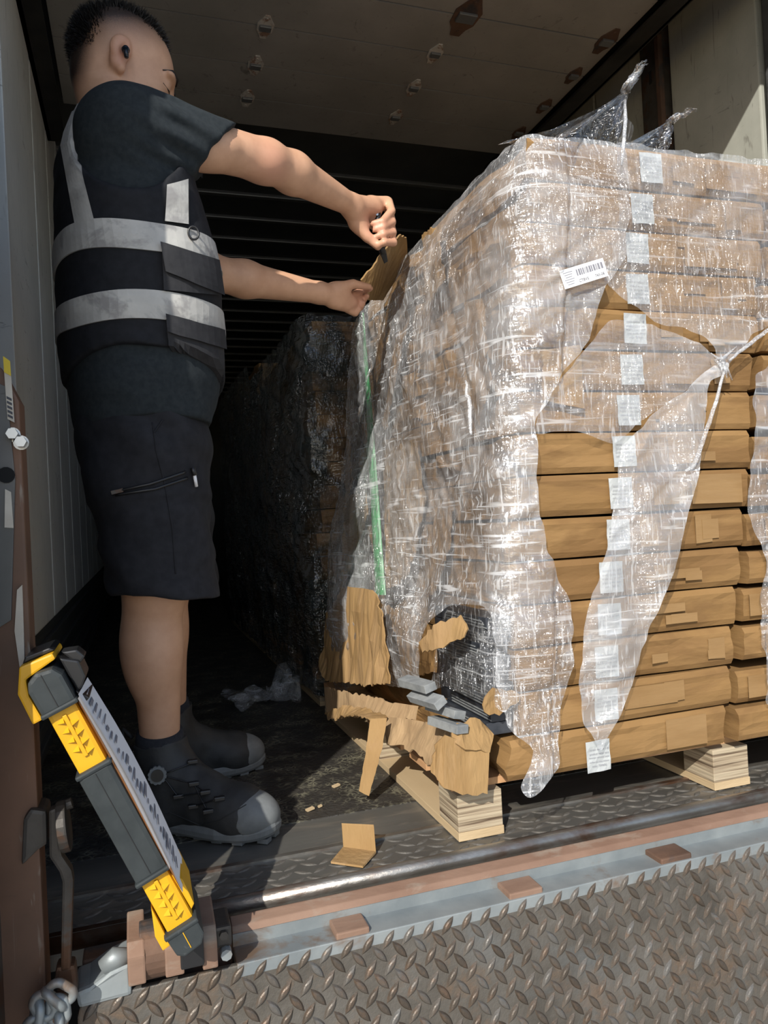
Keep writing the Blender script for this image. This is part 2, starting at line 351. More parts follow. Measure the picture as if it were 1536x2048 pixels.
for j in range(4):
    for i in range(60):
        x = -.12+i*.034+(.017 if j % 2 else 0); y = 1.392+j*.030
        if x > 1.6 or cnt >= 235: continue
        o = bpy.data.objects.new('floor_lozenge', lm); place(o, (x, y, -.003), fl); o.rotation_euler = (0, 0, .55 if (i+j) % 2 else -.55); cnt += 1
tr = MB()
tr.tube([(XL+.02, BED_Y+.008, -.018), (.6, BED_Y+.008, -.018), (XR+.1, BED_Y+.008, -.018)], .017, 14)
tr = tr.build('trim_1', M['lip'], smooth=True); tr['kind'] = 'structure'
bx('bed_edge_web', (XL, BED_Y+.002, -.30), (XR+.1, BED_Y+.03, -.03), M['black'], fl)

# left wall : panels with seams
wlft = bx('wall_left', (XL-.12, 2.05, .36), (XL-.035, YEND, 2.9), M['black']); wlft['kind'] = 'structure'
ys = [2.085, 2.82, 3.30, 3.75, 4.25, 4.75, 5.25, 5.75, 6.3, 6.9, 7.6, 8.4, 9.4, YEND]
for a, b in zip(ys[:-1], ys[1:]):
    bx('wall_panel', (XL-.035, a+.012, .385), (XL, b-.012, 2.86), M['wall'], wlft, bevel=.008)
    bx('wall_seam_strip', (XL-.034, a-.011, .385), (XL-.012, a+.011, 2.86), M['rib'], wlft, bevel=.004)
bx('wall_edge_angle', (XL-.03, 2.055, .37), (XL+.012, 2.078, 2.86), M['wall'], wlft, bevel=.003)
kk = bx('baseboard_left', (XL-.06, 1.9, 0), (XL-.01, YEND, .385), M['kick']); kk['kind'] = 'structure'
for k in range(5): bx('kick_rail', (XL-.012, 1.92, .05+k*.07), (XL+.004, YEND, .062+k*.07), M['kick'], kk, bevel=.003)
pp = bx('trim_2', (XL-.25, 1.36, -.05), (XL-.022, 2.05, 2.95), M['steel_dark']); pp['kind'] = 'structure'
# right wall with a slotted track column
wr = bx('wall_right', (XR+.03, 1.45, -.02), (XR+.12, YEND, 2.9), M['black']); wr['kind'] = 'structure'
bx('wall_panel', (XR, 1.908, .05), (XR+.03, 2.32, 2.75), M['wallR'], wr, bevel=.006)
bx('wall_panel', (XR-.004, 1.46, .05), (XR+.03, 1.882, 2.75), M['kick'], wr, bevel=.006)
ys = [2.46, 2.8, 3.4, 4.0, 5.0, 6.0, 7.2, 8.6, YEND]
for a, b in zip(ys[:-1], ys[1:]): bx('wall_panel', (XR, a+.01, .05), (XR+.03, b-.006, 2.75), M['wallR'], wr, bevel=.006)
c = bx('track_column', (XR-.035, 2.333, 0), (XR+.03, 2.446, 2.8), M['steel_dark'], wr, bevel=.006)
for z in (1.75, 2.02, 2.29): bx('slot', (XR-.0365, 2.38, z), (XR-.034, 2.395, z+.05), M['black'], c)
bx('column_flange', (XR-.05, 2.32, 0), (XR-.03, 2.34, 2.8), M['rustdark'], c)
# roof, ribs, far wall
rf = bx('ceiling', (XL-.3, 1.39, 2.95), (XR+.15, YEND, 3.05), M['black']); rf['kind'] = 'structure'
bx('shade_header', (XL-.3, 1.385, 2.45), (XR+.15, 1.46, 2.95), M['steel_dark'], rf)  # unseen header, added low enough to keep sun off the right wall
bx('roof_skin', (XL-.1, 3.3, 2.515), (XR+.1, YEND, 2.54), M['roof'], rf)
for y in np.arange(3.82, YEND, .323): bx('roof_rib', (XL-.05, y, 2.495), (XR+.05, y+.035, 2.518), M['rib'], rf, bevel=.006)
wf = bx('wall_far', (XL-.3, YEND, -.05), (XR+.15, YEND+.1, 3.0), M['roof']); wf['kind'] = 'structure'
# roller shutter door stored flat under the roof
dr = empty('door_1', (.78, 2.2, DOOR_Z), kind='structure')
jy = [1.72, 2.06, 2.29, 2.505, 2.727, 2.947, 3.148]
for a, b in zip(jy[:-1], jy[1:]):
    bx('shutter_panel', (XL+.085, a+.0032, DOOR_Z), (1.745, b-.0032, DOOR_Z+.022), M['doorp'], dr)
bx('shutter_backing', (XL+.08, 1.72, DOOR_Z+.022), (1.75, 3.146, DOOR_Z+.03), M['dooredge'], dr)
def hinge(x, y, m, k=1.0):
    k = k*1.3
    b = MB(); z = DOOR_Z
    pts = [(-.022, -.012), (-.02, .018), (-.012, .03), (-.008, .046), (.008, .046), (.012, .03), (.02, .018), (.022, -.012), (.013, -.03), (.006, -.045), (-.006, -.045), (-.013, -.03)]
    b.prism([(x+p*k, y+q*k, z-.004) for p, q in pts], (0, 0, .004))
    o = b.build('hinge', m, dr)
    MB().box((x, y, z-.008), (.015*k, .010*k, .005)).build('hinge_knuckle', M['rib'], o, bevel=.002)
    for q in (-.034, .034): MB().tube([(x, y+q*k, z-.007), (x, y+q*k, z-.003)], .005, 8).build('rivet', m, o)
M['hinge'] = mat('hinge_steel', (.44, .42, .38), (.54, .51, .46), sc=40, rough=.55, metal=.0, c3=(.26, .17, .12), sc3=25)
for y in (2.505, 2.727, 2.947): hinge(.493, y, M['hinge'])
for y in (2.505, 2.727, 2.947): hinge(1.116, y, M['hinge'], .95)
hinge(1.143, 2.29, M['rustdark'], 1.7)
for y in (2.505, 2.727, 2.947): hinge(1.70, y, M['rustdark'], .9)
hinge(1.70, 2.29, M['rustdark'], 1.2)
M['railm'] = mat('rail_black_steel', (.02, .02, .02), (.04, .038, .035), sc=10, rough=.5, metal=.4)
for x, n in ((1.765, 'trim_3'), (XL+.06, 'trim_4')):
    b = MB(); b.box2((x-.012, 1.70, DOOR_Z-.03), (x+.06, 3.4, DOOR_Z-.018)); b.box2((x+.05, 1.70, DOOR_Z-.03), (x+.065, 3.4, DOOR_Z+.06)); b.box2((x-.012, 1.70, DOOR_Z+.045), (x+.06, 3.4, DOOR_Z+.06))
    if x < 0: b = MB(); b.box2((x-.06, 1.70, DOOR_Z-.03), (x+.012, 3.4, DOOR_Z-.018)); b.box2((x-.06, 1.7, DOOR_Z-.03), (x-.045, 3.4, DOOR_Z+.06))
    o = b.build(n, M['railm']); o['kind'] = 'structure'
o = bx('shade_post', (1.68, 1.23, .02), (2.2, 1.36, 3.0), M['steel_dark'], bevel=.004); o['kind'] = 'structure'  # unseen post, added and widened to shade the right wall
# unseen panel added left of frame to cast the shadow edge across the doorway
SHX = -.215; SHY = 1.065
dl = bx('sun_blocker', (SHX-.16, SHY, -1.0), (SHX, 1.44, 3.6), M['steel_dark'], bevel=.004); dl['kind'] = 'structure'
for z in (-.2, 1.2, 2.4): MB().tube([(SHX-.02, SHY, z), (SHX-.02, SHY, z+.12)], .016, 10).build('blocker_hinge', M['steel_dark'], dl)

# ================================================================== tail lift
TLX0, TLX1 = -.118, 2.15
tl = empty('tail_lift', (1.0, 1.2, -.7), 'rusty tread-plate tail lift platform hanging below the truck bed edge', 'tail lift')
PT = np.array([0, 1.238, -.043]); tilt = math.radians(6); e2 = np.array([0, -math.sin(tilt), -math.cos(tilt)]); en = np.array([0, -math.cos(tilt), math.sin(tilt)])
PLH = .78
b = MB(); q = [(TLX0+.012, 0), (TLX1, 0), (TLX1, PLH), (TLX0, PLH), (TLX0, .022), (TLX0+.004, .008)]
b.prism([PT+np.array([x, 0, 0])+e2*d-en*.012 for x, d in q], en*.012)
b.build('tread_plate', M['tread'], tl, bevel=.003)
lz = loz_mesh('lozenge', .0405, .0130, .0048); lz.materials.append(M['loz'])
spots = []
pit = .0366; pity = .0430
for j in range(18):
    for i in range(63):
        for h in (0, 1):
            x = TLX0+.02+(i+.5*h)*pit; d = .014+(j+.5*h)*pity
            if x > TLX1-.02 or d > PLH-.02: continue
            P = PT+np.array([x, 0, 0])+e2*d
            v = CR@(P-CPOS); px, py = 768+FPX*v[0]/v[2], 1024+FPX*v[1]/v[2]
            spots.append((0 if (-30 < px < 1570 and py < 2075) else 1, v[2], P, h))
spots.sort(key=lambda s: (s[0], s[1]))
rows = np.array([[1, 0, 0], e2*-1, en]).T
rest = MB()
lzV = np.array([v.co[:] for v in lz.vertices]); lzF = [tuple(p.vertices) for p in lz.polygons]
for n, (vis, dd, P, h) in enumerate(spots):
    a = math.radians(51 if h == 0 else -51)+random.uniform(-.03, .03)
    Rm = rows@np.array([[math.cos(a), -math.sin(a), 0], [math.sin(a), math.cos(a), 0], [0, 0, 1]])
    if n < 300:
        o = bpy.data.objects.new('lozenge', lz); place(o, P, tl); o.rotation_euler = Matrix(Rm.tolist()).to_euler()
    else: rest.add(lzV@Rm.T+P, lzF)
rest.build('lozenge_field', M['loz'], tl)['kind'] = 'stuff'
b = MB(); prof = [(1.323, -.006), (1.323, -.06), (1.30, -.06), (1.291, -.038), (1.291, -.020), (1.297, -.011), (1.318, -.004)]
HX0 = W(470, 1890, Z=-.02)[0]
b.prism([(HX0, y, z) for y, z in prof], (TLX1-HX0, 0, 0)); b.build('hinge_beam', M['rust'], tl, bevel=.002)
bx('channel', (HX0, 1.236, -.075), (TLX1, 1.30, -.041), M['bluegrey'], tl, bevel=.002)
bx('channel_wall', (HX0, 1.2895, -.042), (TLX1, 1.2925, -.0205), M['bluegrey'], tl)
for px0, px1, py in ((664, 738, 1850), (1003, 1085, 1772), (1300, 1383, 1704), (1590, 1680, 1640)):
    a, c = W(px0, py, Z=-.03)[0], W(px1, py, Z=-.03)[0]
    bx('spacer_block', (a, 1.240, -.045), (c, 1.291, -.031), M['rustdark'] if px0 > 1200 else M['rust'], tl, bevel=.003)
# left hinge knuckles
def WZ(px, py, Y): return W(px, py, Y=Y)
p = WZ(309, 1915, 1.235)
b = MB(); b.tube([p+[-.021, 0.02, .005], p+[.021, 0.02, .005]], .042, 24); b.build('hinge_barrel', M['rustdark'], tl, smooth=False, bevel=.003)
for px0, px1, y0, y1, m in ((257, 289, 1880, 1968, 'rust'), (331, 365, 1862, 1950, 'rust'), (405, 432, 1850, 1935, 'rust')):
    A, B = WZ(px0, y1, 1.222), WZ(px1, y0, 1.222)
    pr = [(A[0], 1.212, A[2]), (A[0], 1.212, B[2]-.018), (A[0], 1.225, B[2]), (A[0], 1.30, B[2]+.012), (A[0], 1.30, A[2])]
    b = MB(); b.prism(pr, (B[0]-A[0], 0, 0)); b.build('hinge_lug', M[m], tl, bevel=.003)
A, B = WZ(431, 1925, 1.225), WZ(463, 1850, 1.225)
o = MB().box2((A[0], 1.225, A[2]+.02), (B[0], 1.29, B[2])).build('bolt_bracket', M['steel_dark'], tl, bevel=.005)
c = WZ(447, 1868, 1.224); MB().tube([c+[0, -.007, 0], c+[0, .004, 0]], .007, 6).build('bolt_head', M['steel_dark'], o)
c = WZ(452, 1905, 1.222); MB().tube([c+[0, -.009, 0], c+[0, .012, 0]], .009, 8).build('pin', M['bluegrey'], o)
A, B = WZ(362, 1942, 1.205), WZ(406, 1858, 1.205)
MB().box2((A[0], 1.205, A[2]), (B[0], 1.26, B[2])).build('rubber_buffer', M['blackplastic'], tl, bevel=.003)
A = WZ(150, 2000, 1.232); B = WZ(262, 1945, 1.232)
b = MB(); b.prism([(A[0]+.004, 1.232, A[2]-.015), (A[0], 1.232, A[2]+.01), (A[0]+.02, 1.235, B[2]-.01), (A[0]+.05, 1.24, B[2]+.004), (B[0], 1.24, B[2]+.012), (B[0], 1.232, B[2]-.035)], (0, .06, .008))
b.build('corner_casting', M['bluegrey'], tl, bevel=.006)
c0, c1 = WZ(205, 1935, 1.25), WZ(256, 1912, 1.25)
MB().tube([c0, (c0+c1)/2+[0, 0, .006], c1], [.012, .016, .012], 12).build('rounded_stop', M['bluegrey'], tl, smooth=True)
A = WZ(165, 1930, 1.30)
bx('hinge_tube_housing', (A[0], 1.295, -.15), (HX0, 1.335, -.012), M['rustdark'], tl, bevel=.004)

# lift runner post on the left with stickers, bolts, arm and chain
PY = 1.235
x0, x1 = W(11, 1400, Y=PY)[0], W(66, 1400, Y=PY)[0]; zt = W(30, 735, Y=PY)[2]
post = empty('lift_post', (x0, PY+.03, -1.1), 'brown rusty steel tail lift post with stickers at the left edge', 'post')
M['postm'] = m_wall('post_brown_paint', (.10, .052, .032), (.17, .085, .05), (.30, .26, .21))
M['postg'] = m_wall('post_grey_paint', (.085, .085, .08), (.13, .125, .12), (.2, .19, .17))
b = MB(); b.prism([(x0, PY, -1.1), (x1, PY, -1.1), (x1, PY, zt-.05), (x1-.022, PY, zt), (x0-.03, PY, zt+.02), (x0-.03, PY, -1.1)][:6], (0, .06, 0))
b.build('post_body', M['postm'], post, bevel=.004)
xm = x0+(x1-x0)*.52
b = MB(); b.prism([(x0-.05, PY-.006, W(20, 1290, Y=PY)[2]), (xm-.006, PY-.006, W(20, 1240, Y=PY)[2]), (xm+.008, PY-.006, W(40, 960, Y=PY)[2]), (xm+.002, PY-.006, zt-.03), (x0-.05, PY-.006, zt+.005)], (0, .006, 0))
b.build('face_plate', M['postg'], post, bevel=.001)
def quad_px(name, pts, Y, th, m, parent, **k):
    b = MB(); b.prism([W(px, py, Y=Y) for px, py in pts], (0, th, 0)); return b.build(name, m, parent, **k)
st = quad_px('warning_sticker', [(6, 712), (20, 722), (29, 845), (15, 838)], PY-.0075, .001, M['sticker_w'], post)
quad_px('sticker_yellow_top', [(6, 712), (20, 722), (22, 752), (8, 744)], PY-.0085, .001, M['sticker_y'], st)
for k in range(5): quad_px('sticker_print', [(13+k*.6, 792+k*9), (23+k*.6, 797+k*9), (23.4+k*.6, 802+k*9), (13.4+k*.6, 797+k*9)], PY-.0085, .0008, M['print'], st)
quad_px('faded_sticker', [(10, 978), (22, 984), (27, 1056), (9, 1055)], PY-.0075, .001, M['sticker_w'], post)
quad_px('rust_scab', [(34, 1180), (44, 1170), (47, 1260), (50, 1370), (40, 1340), (29, 1262)], PY-.005, .006, M['sticker_w'], post)
for px, py in ((25, 868), (42, 884)):
    c = W(px, py, Y=PY-.01); bo = MB().tube([c+[0, -.008, 0], c+[0, .012, 0]], .0085, 6).build('bolt', M['chrome'], post)
    MB().tube([c+[-.001, .008, 0], c+[-.001, .011, 0]], .011, 14).build('washer', M['chrome'], bo)
c = W(12, 950, Y=PY-.008); MB().tube([c, c+[0, .003, 0]], .012, 14).build('hole', M['black'], post)
# pivot boss + crank arm
arm = empty('cranked_lever', W(120, 1660, Y=1.24), 'dark cranked steel lever on a pivot disc beside the brown left post', 'lever')
AY = 1.225
c = W(66, 1665, Y=AY)
b = MB(); b.prism([W(42, 1735, Y=AY), W(46, 1640, Y=AY), W(60, 1618, Y=AY), W(93, 1622, Y=AY), W(95, 1690, Y=AY), W(75, 1702, Y=AY)], (0, .06, 0)); b.build('pivot_boss', M['steel_dark'], arm, bevel=.006)
lp = [(97, 1622), (118, 1614), (120, 1690), (124, 1712), (143, 1740), (147, 1760), (141, 1940), (121, 1945), (124, 1765), (118, 1745), (98, 1715)]
b = MB(); b.prism([W(px, py, Y=AY-.008) for px, py in lp], (0, .022, 0)); b.build('crank_bar', M['steel_dark'], arm, bevel=.004)
a0, a1 = W(118, 1655, Y=AY-.006), W(138, 1650, Y=AY-.006)
b = MB(); b.tube([a0, a1], .037, 20); b.build('pivot_disc', M['steel_dark'], arm, bevel=.003)
a = W(127, 1612, Y=AY); MB().tube([a, a+[.012, 0, .003]], .008, 10).build('grease_nipple', M['steel_dark'], arm)
ft = [(112, 1935), (150, 1930), (156, 1985), (128, 2000), (105, 1985)]
b = MB(); b.prism([W(px, py, Y=AY-.006) for px, py in ft], (0, .03, 0)); b.build('arm_foot', M['steel_dark'], arm, bevel=.006)
# chain
ch = empty('lift_chain', W(100, 2048, Y=1.2), 'galvanised steel chain hanging at the lower left corner', 'chain')
def link(c, ax, nrm, L=.036, w=.012, r=.0065):
    c = np.array(c); ax = np.array(ax, float)/np.linalg.norm(ax); nrm = np.array(nrm, float); sd = np.cross(nrm, ax); sd /= np.linalg.norm(sd)
    pts = []
    for k in range(20):
        t = 2*PI*k/20; s = math.copysign(1, math.cos(t))
        pts.append(c+ax*(math.cos(t)*w+s*(L/2-w))+sd*math.sin(t)*w)
    MB().tube(pts, r, 8, closed=True).build('chain_link', M['bluegrey'], ch, smooth=True)
for px, py, ang, n in ((122, 1985, -40, (0, 1, .2)), (108, 1998, -50, (.7, .3, .6)), (88, 2012, -65, (0, 1, .1)), (74, 2030, -100, (.8, .3, .2)), (116, 2020, -85, (.2, 1, 0)), (118, 2050, -88, (.9, .2, 0)), (70, 2062, -90, (0, 1, 0))):
    a = math.radians(ang); link(W(px, py, Y=1.195), (math.cos(a), 0, math.sin(a)), n)
b = MB(); b.prism([W(px, py, Y=1.19) for px, py in ((104, 2016), (120, 2014), (122, 2000), (132, 2000), (136, 2060), (104, 2060))], (0, .02, 0)); b.build('shackle_block', M['rust'], ch, bevel=.004)

# ================================================================== pallets and cartons
CY = 1.385; CZ0 = .112; RH = .0895; NR = 15
def xl(z): return .66+.105*(z-.12)
def xrr(z): return 1.245+.162*(z-.112)
def pallet(label, x0, y0, ln, xs, w=.096, grp=None):
    p = empty('wooden_pallet', (x0+.6, y0+ln/2, 0), label, 'pallet', grp)
    for x in xs:
        bx('skid_board', (x-.001, y0, 0), (x+w+.001, y0+ln, .017), M['wood'], p, bevel=.001)
        for yy in (y0+.002, y0+ln/2-.05, y0+ln-.102): bx('block', (x, yy, .017), (x+w, yy+.10, .092), M['ply'], p, bevel=.0015)
    yy = y0
    n = 7; wd = .11; gap = (ln-n*wd)/(n-1)
    for i in range(n): bx('deck_board', (xs[0], y0+i*(wd+gap)+(.03 if i == 0 else 0), .092), (xs[-1]+w, y0+i*(wd+gap)+wd, .107), M['woodred'], p, bevel=.001)
    return p
pallet('plywood-block pallet under the torn front load of cartons', .592, 1.412, 1.14, (.592, 1.232, 1.72), .1)
def carton_mesh(a, b, seed, amp=.004, n=(16, 26, 7), crush=0.0, lip=.003):
    a = np.array(a, float); b = np.array(b, float); nx, ny, nz = n
    idx = {}; V = []; F = []
    def vid(i, j, k):
        if (i, j, k) not in idx: idx[(i, j, k)] = len(V); V.append((i/nx, j/ny, k/nz))
        return idx[(i, j, k)]
    for i in range(nx):
        for j in range(ny): F += [(vid(i, j, 0), vid(i, j+1, 0), vid(i+1, j+1, 0), vid(i+1, j, 0)), (vid(i, j, nz), vid(i+1, j, nz), vid(i+1, j+1, nz), vid(i, j+1, nz))]
        for k in range(nz): F += [(vid(i, 0, k), vid(i+1, 0, k), vid(i+1, 0, k+1), vid(i, 0, k+1)), (vid(i, ny, k), vid(i, ny, k+1), vid(i+1, ny, k+1), vid(i+1, ny, k))]
    for j in range(ny):
        for k in range(nz): F += [(vid(0, j, k), vid(0, j, k+1), vid(0, j+1, k+1), vid(0, j+1, k)), (vid(nx, j, k), vid(nx, j+1, k), vid(nx, j+1, k+1), vid(nx, j, k+1))]
    U = np.array(V); P = a+U*(b-a)
    dv = np.stack([vnoise(P, (5, 5, 22), seed), vnoise(P, (6, 5, 26), seed+50), vnoise(P, (7, 7, 12), seed+90)], 1)
    fine = np.stack([vnoise(P, (25, 25, 40), seed+7), vnoise(P, (22, 22, 60), seed+57), 0*P[:, 0]], 1)
    P = P+dv*amp*np.array([1, 1, .18])+fine*amp*.45
    # lid lip near the top of the front face, slightly sagging middle
    front = (U[:, 1] < 1e-6)
    P[front & (U[:, 2] > .78), 1] -= lip
    P[front & ((U[:, 2] < .01) | (U[:, 2] > .99)), 1] += .0055
    P[:, 2] += -.004*np.sin(PI*U[:, 0])*(U[:, 2] > .5)*np.abs(vnoise(P*0+seed, 1, seed))
    inner = (U[:, 2] > .1) & (U[:, 2] < .9)
    P[front & inner, 1] -= .003*np.sin(PI*U[front & inner, 2])
    if crush:
        w = np.clip(1-U[:, 0]/.12, 0, 1)*(.35+.65*np.abs(vnoise(P, (9, 9, 14), seed+3)))
        P[:, 0] += w*crush; P[:, 2] -= w*crush*.15*(U[:, 2] > .4)
    return P, F
lab_mesh = None
def label_assets():
    def txt(body, size, x, y):
        cu = bpy.data.curves.new('t', 'FONT'); cu.body = body; cu.size = size; cu.align_x = 'CENTER'; cu.resolution_u = 2
        o = bpy.data.objects.new('t', cu); COL.objects.link(o); dg = bpy.context.evaluated_depsgraph_get(); dg.update()
        me = bpy.data.meshes.new_from_object(o.evaluated_get(dg)); V = [(v.co.x+x, 0, v.co.y+y) for v in me.vertices]; F = [tuple(p.vertices) for p in me.polygons]
        bpy.data.objects.remove(o); bpy.data.curves.remove(cu); bpy.data.meshes.remove(me); return V, F
    return txt
TXT = label_assets()
def text_mesh(name, lines, material):
    b = MB()
    for body, size, x, y in lines: b.add(*TXT(body, size, x, y))
    me = bpy.data.meshes.new(name); me.from_pydata(np.concatenate(b.V).tolist(), [], b.F); me.update(); me.materials.append(material); return me
LABTXT = text_mesh('label_print', [('carton number:118', .0060, 0, .046), ('product name: void', .0060, 0, .037), ('wooden acoustic panel', .0054, 0, .0295), ('surface size:600x2400mm', .0046, 0, .0205), ('color: TSMKR2', .0058, 0, .0115)], M['greyprint'])
ORD = ['bottom', 'second', 'third', 'fourth', 'fifth', 'sixth', 'seventh', 'eighth', 'ninth', 'tenth', 'eleventh', 'twelfth', 'thirteenth', 'fourteenth', 'topmost']
for i in range(NR):
    z0 = CZ0+i*RH; z1 = z0+RH-.004; zm = (z0+z1)/2
    x0 = xl(zm)+random.uniform(-.012, .012); x1 = xrr(zm)+random.uniform(-.006, .004)
    torn_row = i in (1, 2, 3)
    if torn_row: x0 = .726
    y0 = CY+random.uniform(-.005, .006)
    P, F = carton_mesh((x0, y0, z0), (x1, 2.52, z1), 11+i, amp=.0045 if i else .006, crush=0 if torn_row else .03+.035*random.random())
    nm = {'bottom': 'bottom', 'topmost': 'topmost'}.get(ORD[i], ORD[i]+' from bottom')
    side = 'torn open at its left end' if torn_row else ('with a ripped corner flap' if i == 0 else 'with white label')
    o = mk('carton', P, F, M['cardboard']); 
    tag(o, f'flat carton {side}, {nm} in labelled left stack' if i not in (0, 14) else f'{nm} brown flat carton {side} in the labelled left stack', 'carton', 'cartons of the left stack')
    lx = .908+.164*(zm-.163)+random.uniform(-.008, .008); hz = .031
    tl_ = random.uniform(-.03, .03)
    fy = y0-.0095
    V = []; n = 6
    for a in range(n+1):
        for c in range(n+1):
            u, v = (a/n-.5)*.058, (c/n-.5)*.066
            V.append((lx+u+v*tl_, fy+.0012*math.sin(a*1.3+i)*math.cos(c*1.7+i*2), zm+v-u*tl_-(.018 if i == 0 else 0)))
    Fq = [(a*(n+1)+c, (a+1)*(n+1)+c, (a+1)*(n+1)+c+1, a*(n+1)+c+1) for a in range(n) for c in range(n)]
    lo = mk('label', V, Fq, M['label'], o); 
    to = bpy.data.objects.new('label_print', LABTXT); place(to, (lx, fy-.0022, zm-.033-(.018 if i == 0 else 0)), lo); to.rotation_euler = (0, -tl_, 0)
    # clear parcel tape at the right half of the front, and folded flap seams
    for t in range(3):
        tx = x1-.07-random.random()*.22; tw = random.uniform(.04, .15) if tx < x1-.16 else .045; th = random.choice((.02, .045, .065))
        tz = z0+.01+random.random()*(RH-th-.02)
        ty = y0-.0082-.0004*t; V = [(tx, ty, tz), (tx+tw, ty, tz+random.uniform(-.003, .003)), (tx+tw, ty, tz+th), (tx, ty, tz+th)]
        mk('packing_tape', V, [(0, 1, 2, 3)], M['tape'], o)
# right-hand stack
for i in range(NR):
    z0 = CZ0+i*RH+random.uniform(-.012, .0)+(.008 if i else .012); z1 = z0+RH-.016; zm = (z0+z1)/2
    x0 = xrr(zm)+.012+random.uniform(0, .008); x1 = min(x0+.52, XR-.02)
    y0 = CY+random.uniform(-.012, .004)
    P, F = carton_mesh((x0, y0, z0), (x1, 2.5, z1), 61+i, amp=.004, n=(14, 16, 6))
    o = mk('carton', P, F, M['cardboard'])
    nm = ORD[i]+(' from bottom' if i not in (0, 14) else '')
    tag(o, f'brown flat carton, {nm} in the right stack at the picture edge', 'carton', 'cartons of the right stack')
    for t in range(2):
        tx = x0+.01+random.random()*.12; tw = random.uniform(.02, .06); tz = z0+.012
        mk('packing_tape', [(tx, y0-.0082-.0004*t, tz), (tx+tw, y0-.0082-.0004*t, tz), (tx+tw, y0-.0082-.0004*t, tz+.05), (tx, y0-.0082-.0004*t, tz+.05)], [(0, 1, 2, 3)], M['tape'], o)
# loads further in
for (y0, ln, top, lab) in ((2.66, 1.15, 1.40, 'middle'), (3.92, 1.4, 1.52, 'rearmost')):
    pallet(f'wooden pallet in the dark under the {lab} wrapped load', .60, y0, ln, (.60, 1.18, 1.76), .1)
    h = (top-.112)/15
    for i in range(15):
        z0 = .112+i*h
        x0 = .63+random.uniform(-.01, .015)+.02*math.sin(i*.9)
        P, F = carton_mesh((x0, y0-.01, z0), (1.88, y0+ln, z0+h-.003), 131+i, amp=.006, n=(6, 14, 3), crush=.02)
        tag(mk('carton', P, F, M['cardboard']), f'shaded flat carton, {ORD[i]}{" from bottom" if 0 < i < 14 else ""} in the dark {lab} wrapped load', 'carton', f'cartons of the {lab} load')

def sideY(px, py, off):
    X = .66
    for _ in range(5): P = W(px, py, X=X); X = xl(P[2])-off
    return P[1]
# torn pieces -------------------------------------------------------
def torn(name, pts, th, m, parent=None, jag=.004, crumple=.004, seed=0, cuts=3, jagedges=None, push=None):
    P = [W(px, py, Y=Y) for px, py, Y in pts]; n = len(P); B = []
    r = random.Random(seed)
    cen = sum(P)/n; nrm = np.zeros(3)
    for i in range(n): nrm += np.cross(P[i]-cen, P[(i+1) % n]-cen)
    nrm /= np.linalg.norm(nrm)
    if np.dot(nrm, CPOS-cen) < 0: nrm = -nrm
    for i in range(n):
        a, c = P[i], P[(i+1) % n]; L = np.linalg.norm(c-a); k = max(2, int(L/.010)); d = (c-a)/L; q = np.cross(nrm, d)
        for s in range(k):
            p = a+(c-a)*s/k
            if s and (jagedges is None or i in jagedges): p = p+q*r.uniform(-jag, jag)
            B.append(p)
    bm = bmesh.new(); f = bm.faces.new([bm.verts.new(p) for p in B])
    bmesh.ops.triangulate(bm, faces=[f])
    for _ in range(2): bmesh.ops.subdivide_edges(bm, edges=[e for e in bm.edges if e.calc_length() > .018 and not e.is_boundary], cuts=1)
    bmesh.ops.triangulate(bm, faces=bm.faces)
    V = np.array([v.co[:] for v in bm.verts]); bm.verts.index_update(); F = [tuple(v.index for v in f.verts) for f in bm.faces]
    bnd = [(e.verts[0].index, e.verts[1].index) for e in bm.edges if e.is_boundary]; bm.free()
    dsp = vnoise(V, 22, seed)*crumple+vnoise(V, 60, seed+5)*crumple*.35
    V = V+nrm*dsp[:, None]
    N = len(V); V2 = np.concatenate([V+nrm*th/2, V-nrm*th/2])
    F2 = F+[tuple(N+i for i in reversed(f)) for f in F]+[(a, c, c+N, a+N) for a, c in bnd]
    o = mk(name, V2, F2, m, parent, smooth=False); return recalc(o)
# exposed dark panels in the ripped corner
for k in range(9):
    z = .206+k*.0272; o = MB()
    dx = random.uniform(-.012, .006); dy = random.uniform(-.015, .01)
    o.box2((.668+dx, 1.405+dy, z), (.7225, 1.66+random.uniform(-.03, .03), z+.0255)); o = o.build('panel', M['darkpanel'], bevel=.0015)
    tag(o, f'dark charcoal panel edge in the ripped corner, {["bottom", "second", "third", "fourth", "fifth", "sixth", "seventh", "eighth", "top"][k]} of its pile', 'panel', 'exposed dark panels')
    b = MB()
    for q in range(3): b.box2((.666+dx, 1.402+dy+q*.012, z+.004+q*.006), (.668+dx, 1.60, z+.006+q*.006))
    b.build('slat_edge', M['greyfoam'], o)
GS = [((846, 1392), (860, 1388), (868, 1402), 1.46), ((876, 1408), (904, 1418), (912, 1440), 1.44), ((878, 1438), (912, 1444), (900, 1460), 1.42), ((822, 1362), (845, 1358), (850, 1372), 1.49)]
for k, (a, c, d, Y) in enumerate(GS):
    p = W((a[0]+c[0])/2, (a[1]+c[1])/2+8, Y=Y); ang = (.5, -.25, -.1, .2)[k]
    fr = [(math.cos(ang), .25, math.sin(ang)), (-.25, 1, 0), (-math.sin(ang), 0, math.cos(ang))]; fr = [np.array(v)/np.linalg.norm(v) for v in fr]
    tag(MB().box(p, (.0145, .05, .0085), fr).build('slat_offcut', M['greyfoam'], bevel=.001), ['grey slat end poking up, leftmost of the pair below the dark panels', 'thick grey slat end above the lowest one in the torn corner', 'lowest grey slat end sticking out of the torn corner', 'pale grey slat lying flat at the left of the torn corner'][k], 'slat', 'grey slat ends')
CB, KD = M['cardboard2'], M['kraft_dark']
T = lambda name, label, cat, pts, m=CB, th=.004, **k: tag(torn(name, pts, th, m, **k), label, cat, 'torn cardboard pieces')
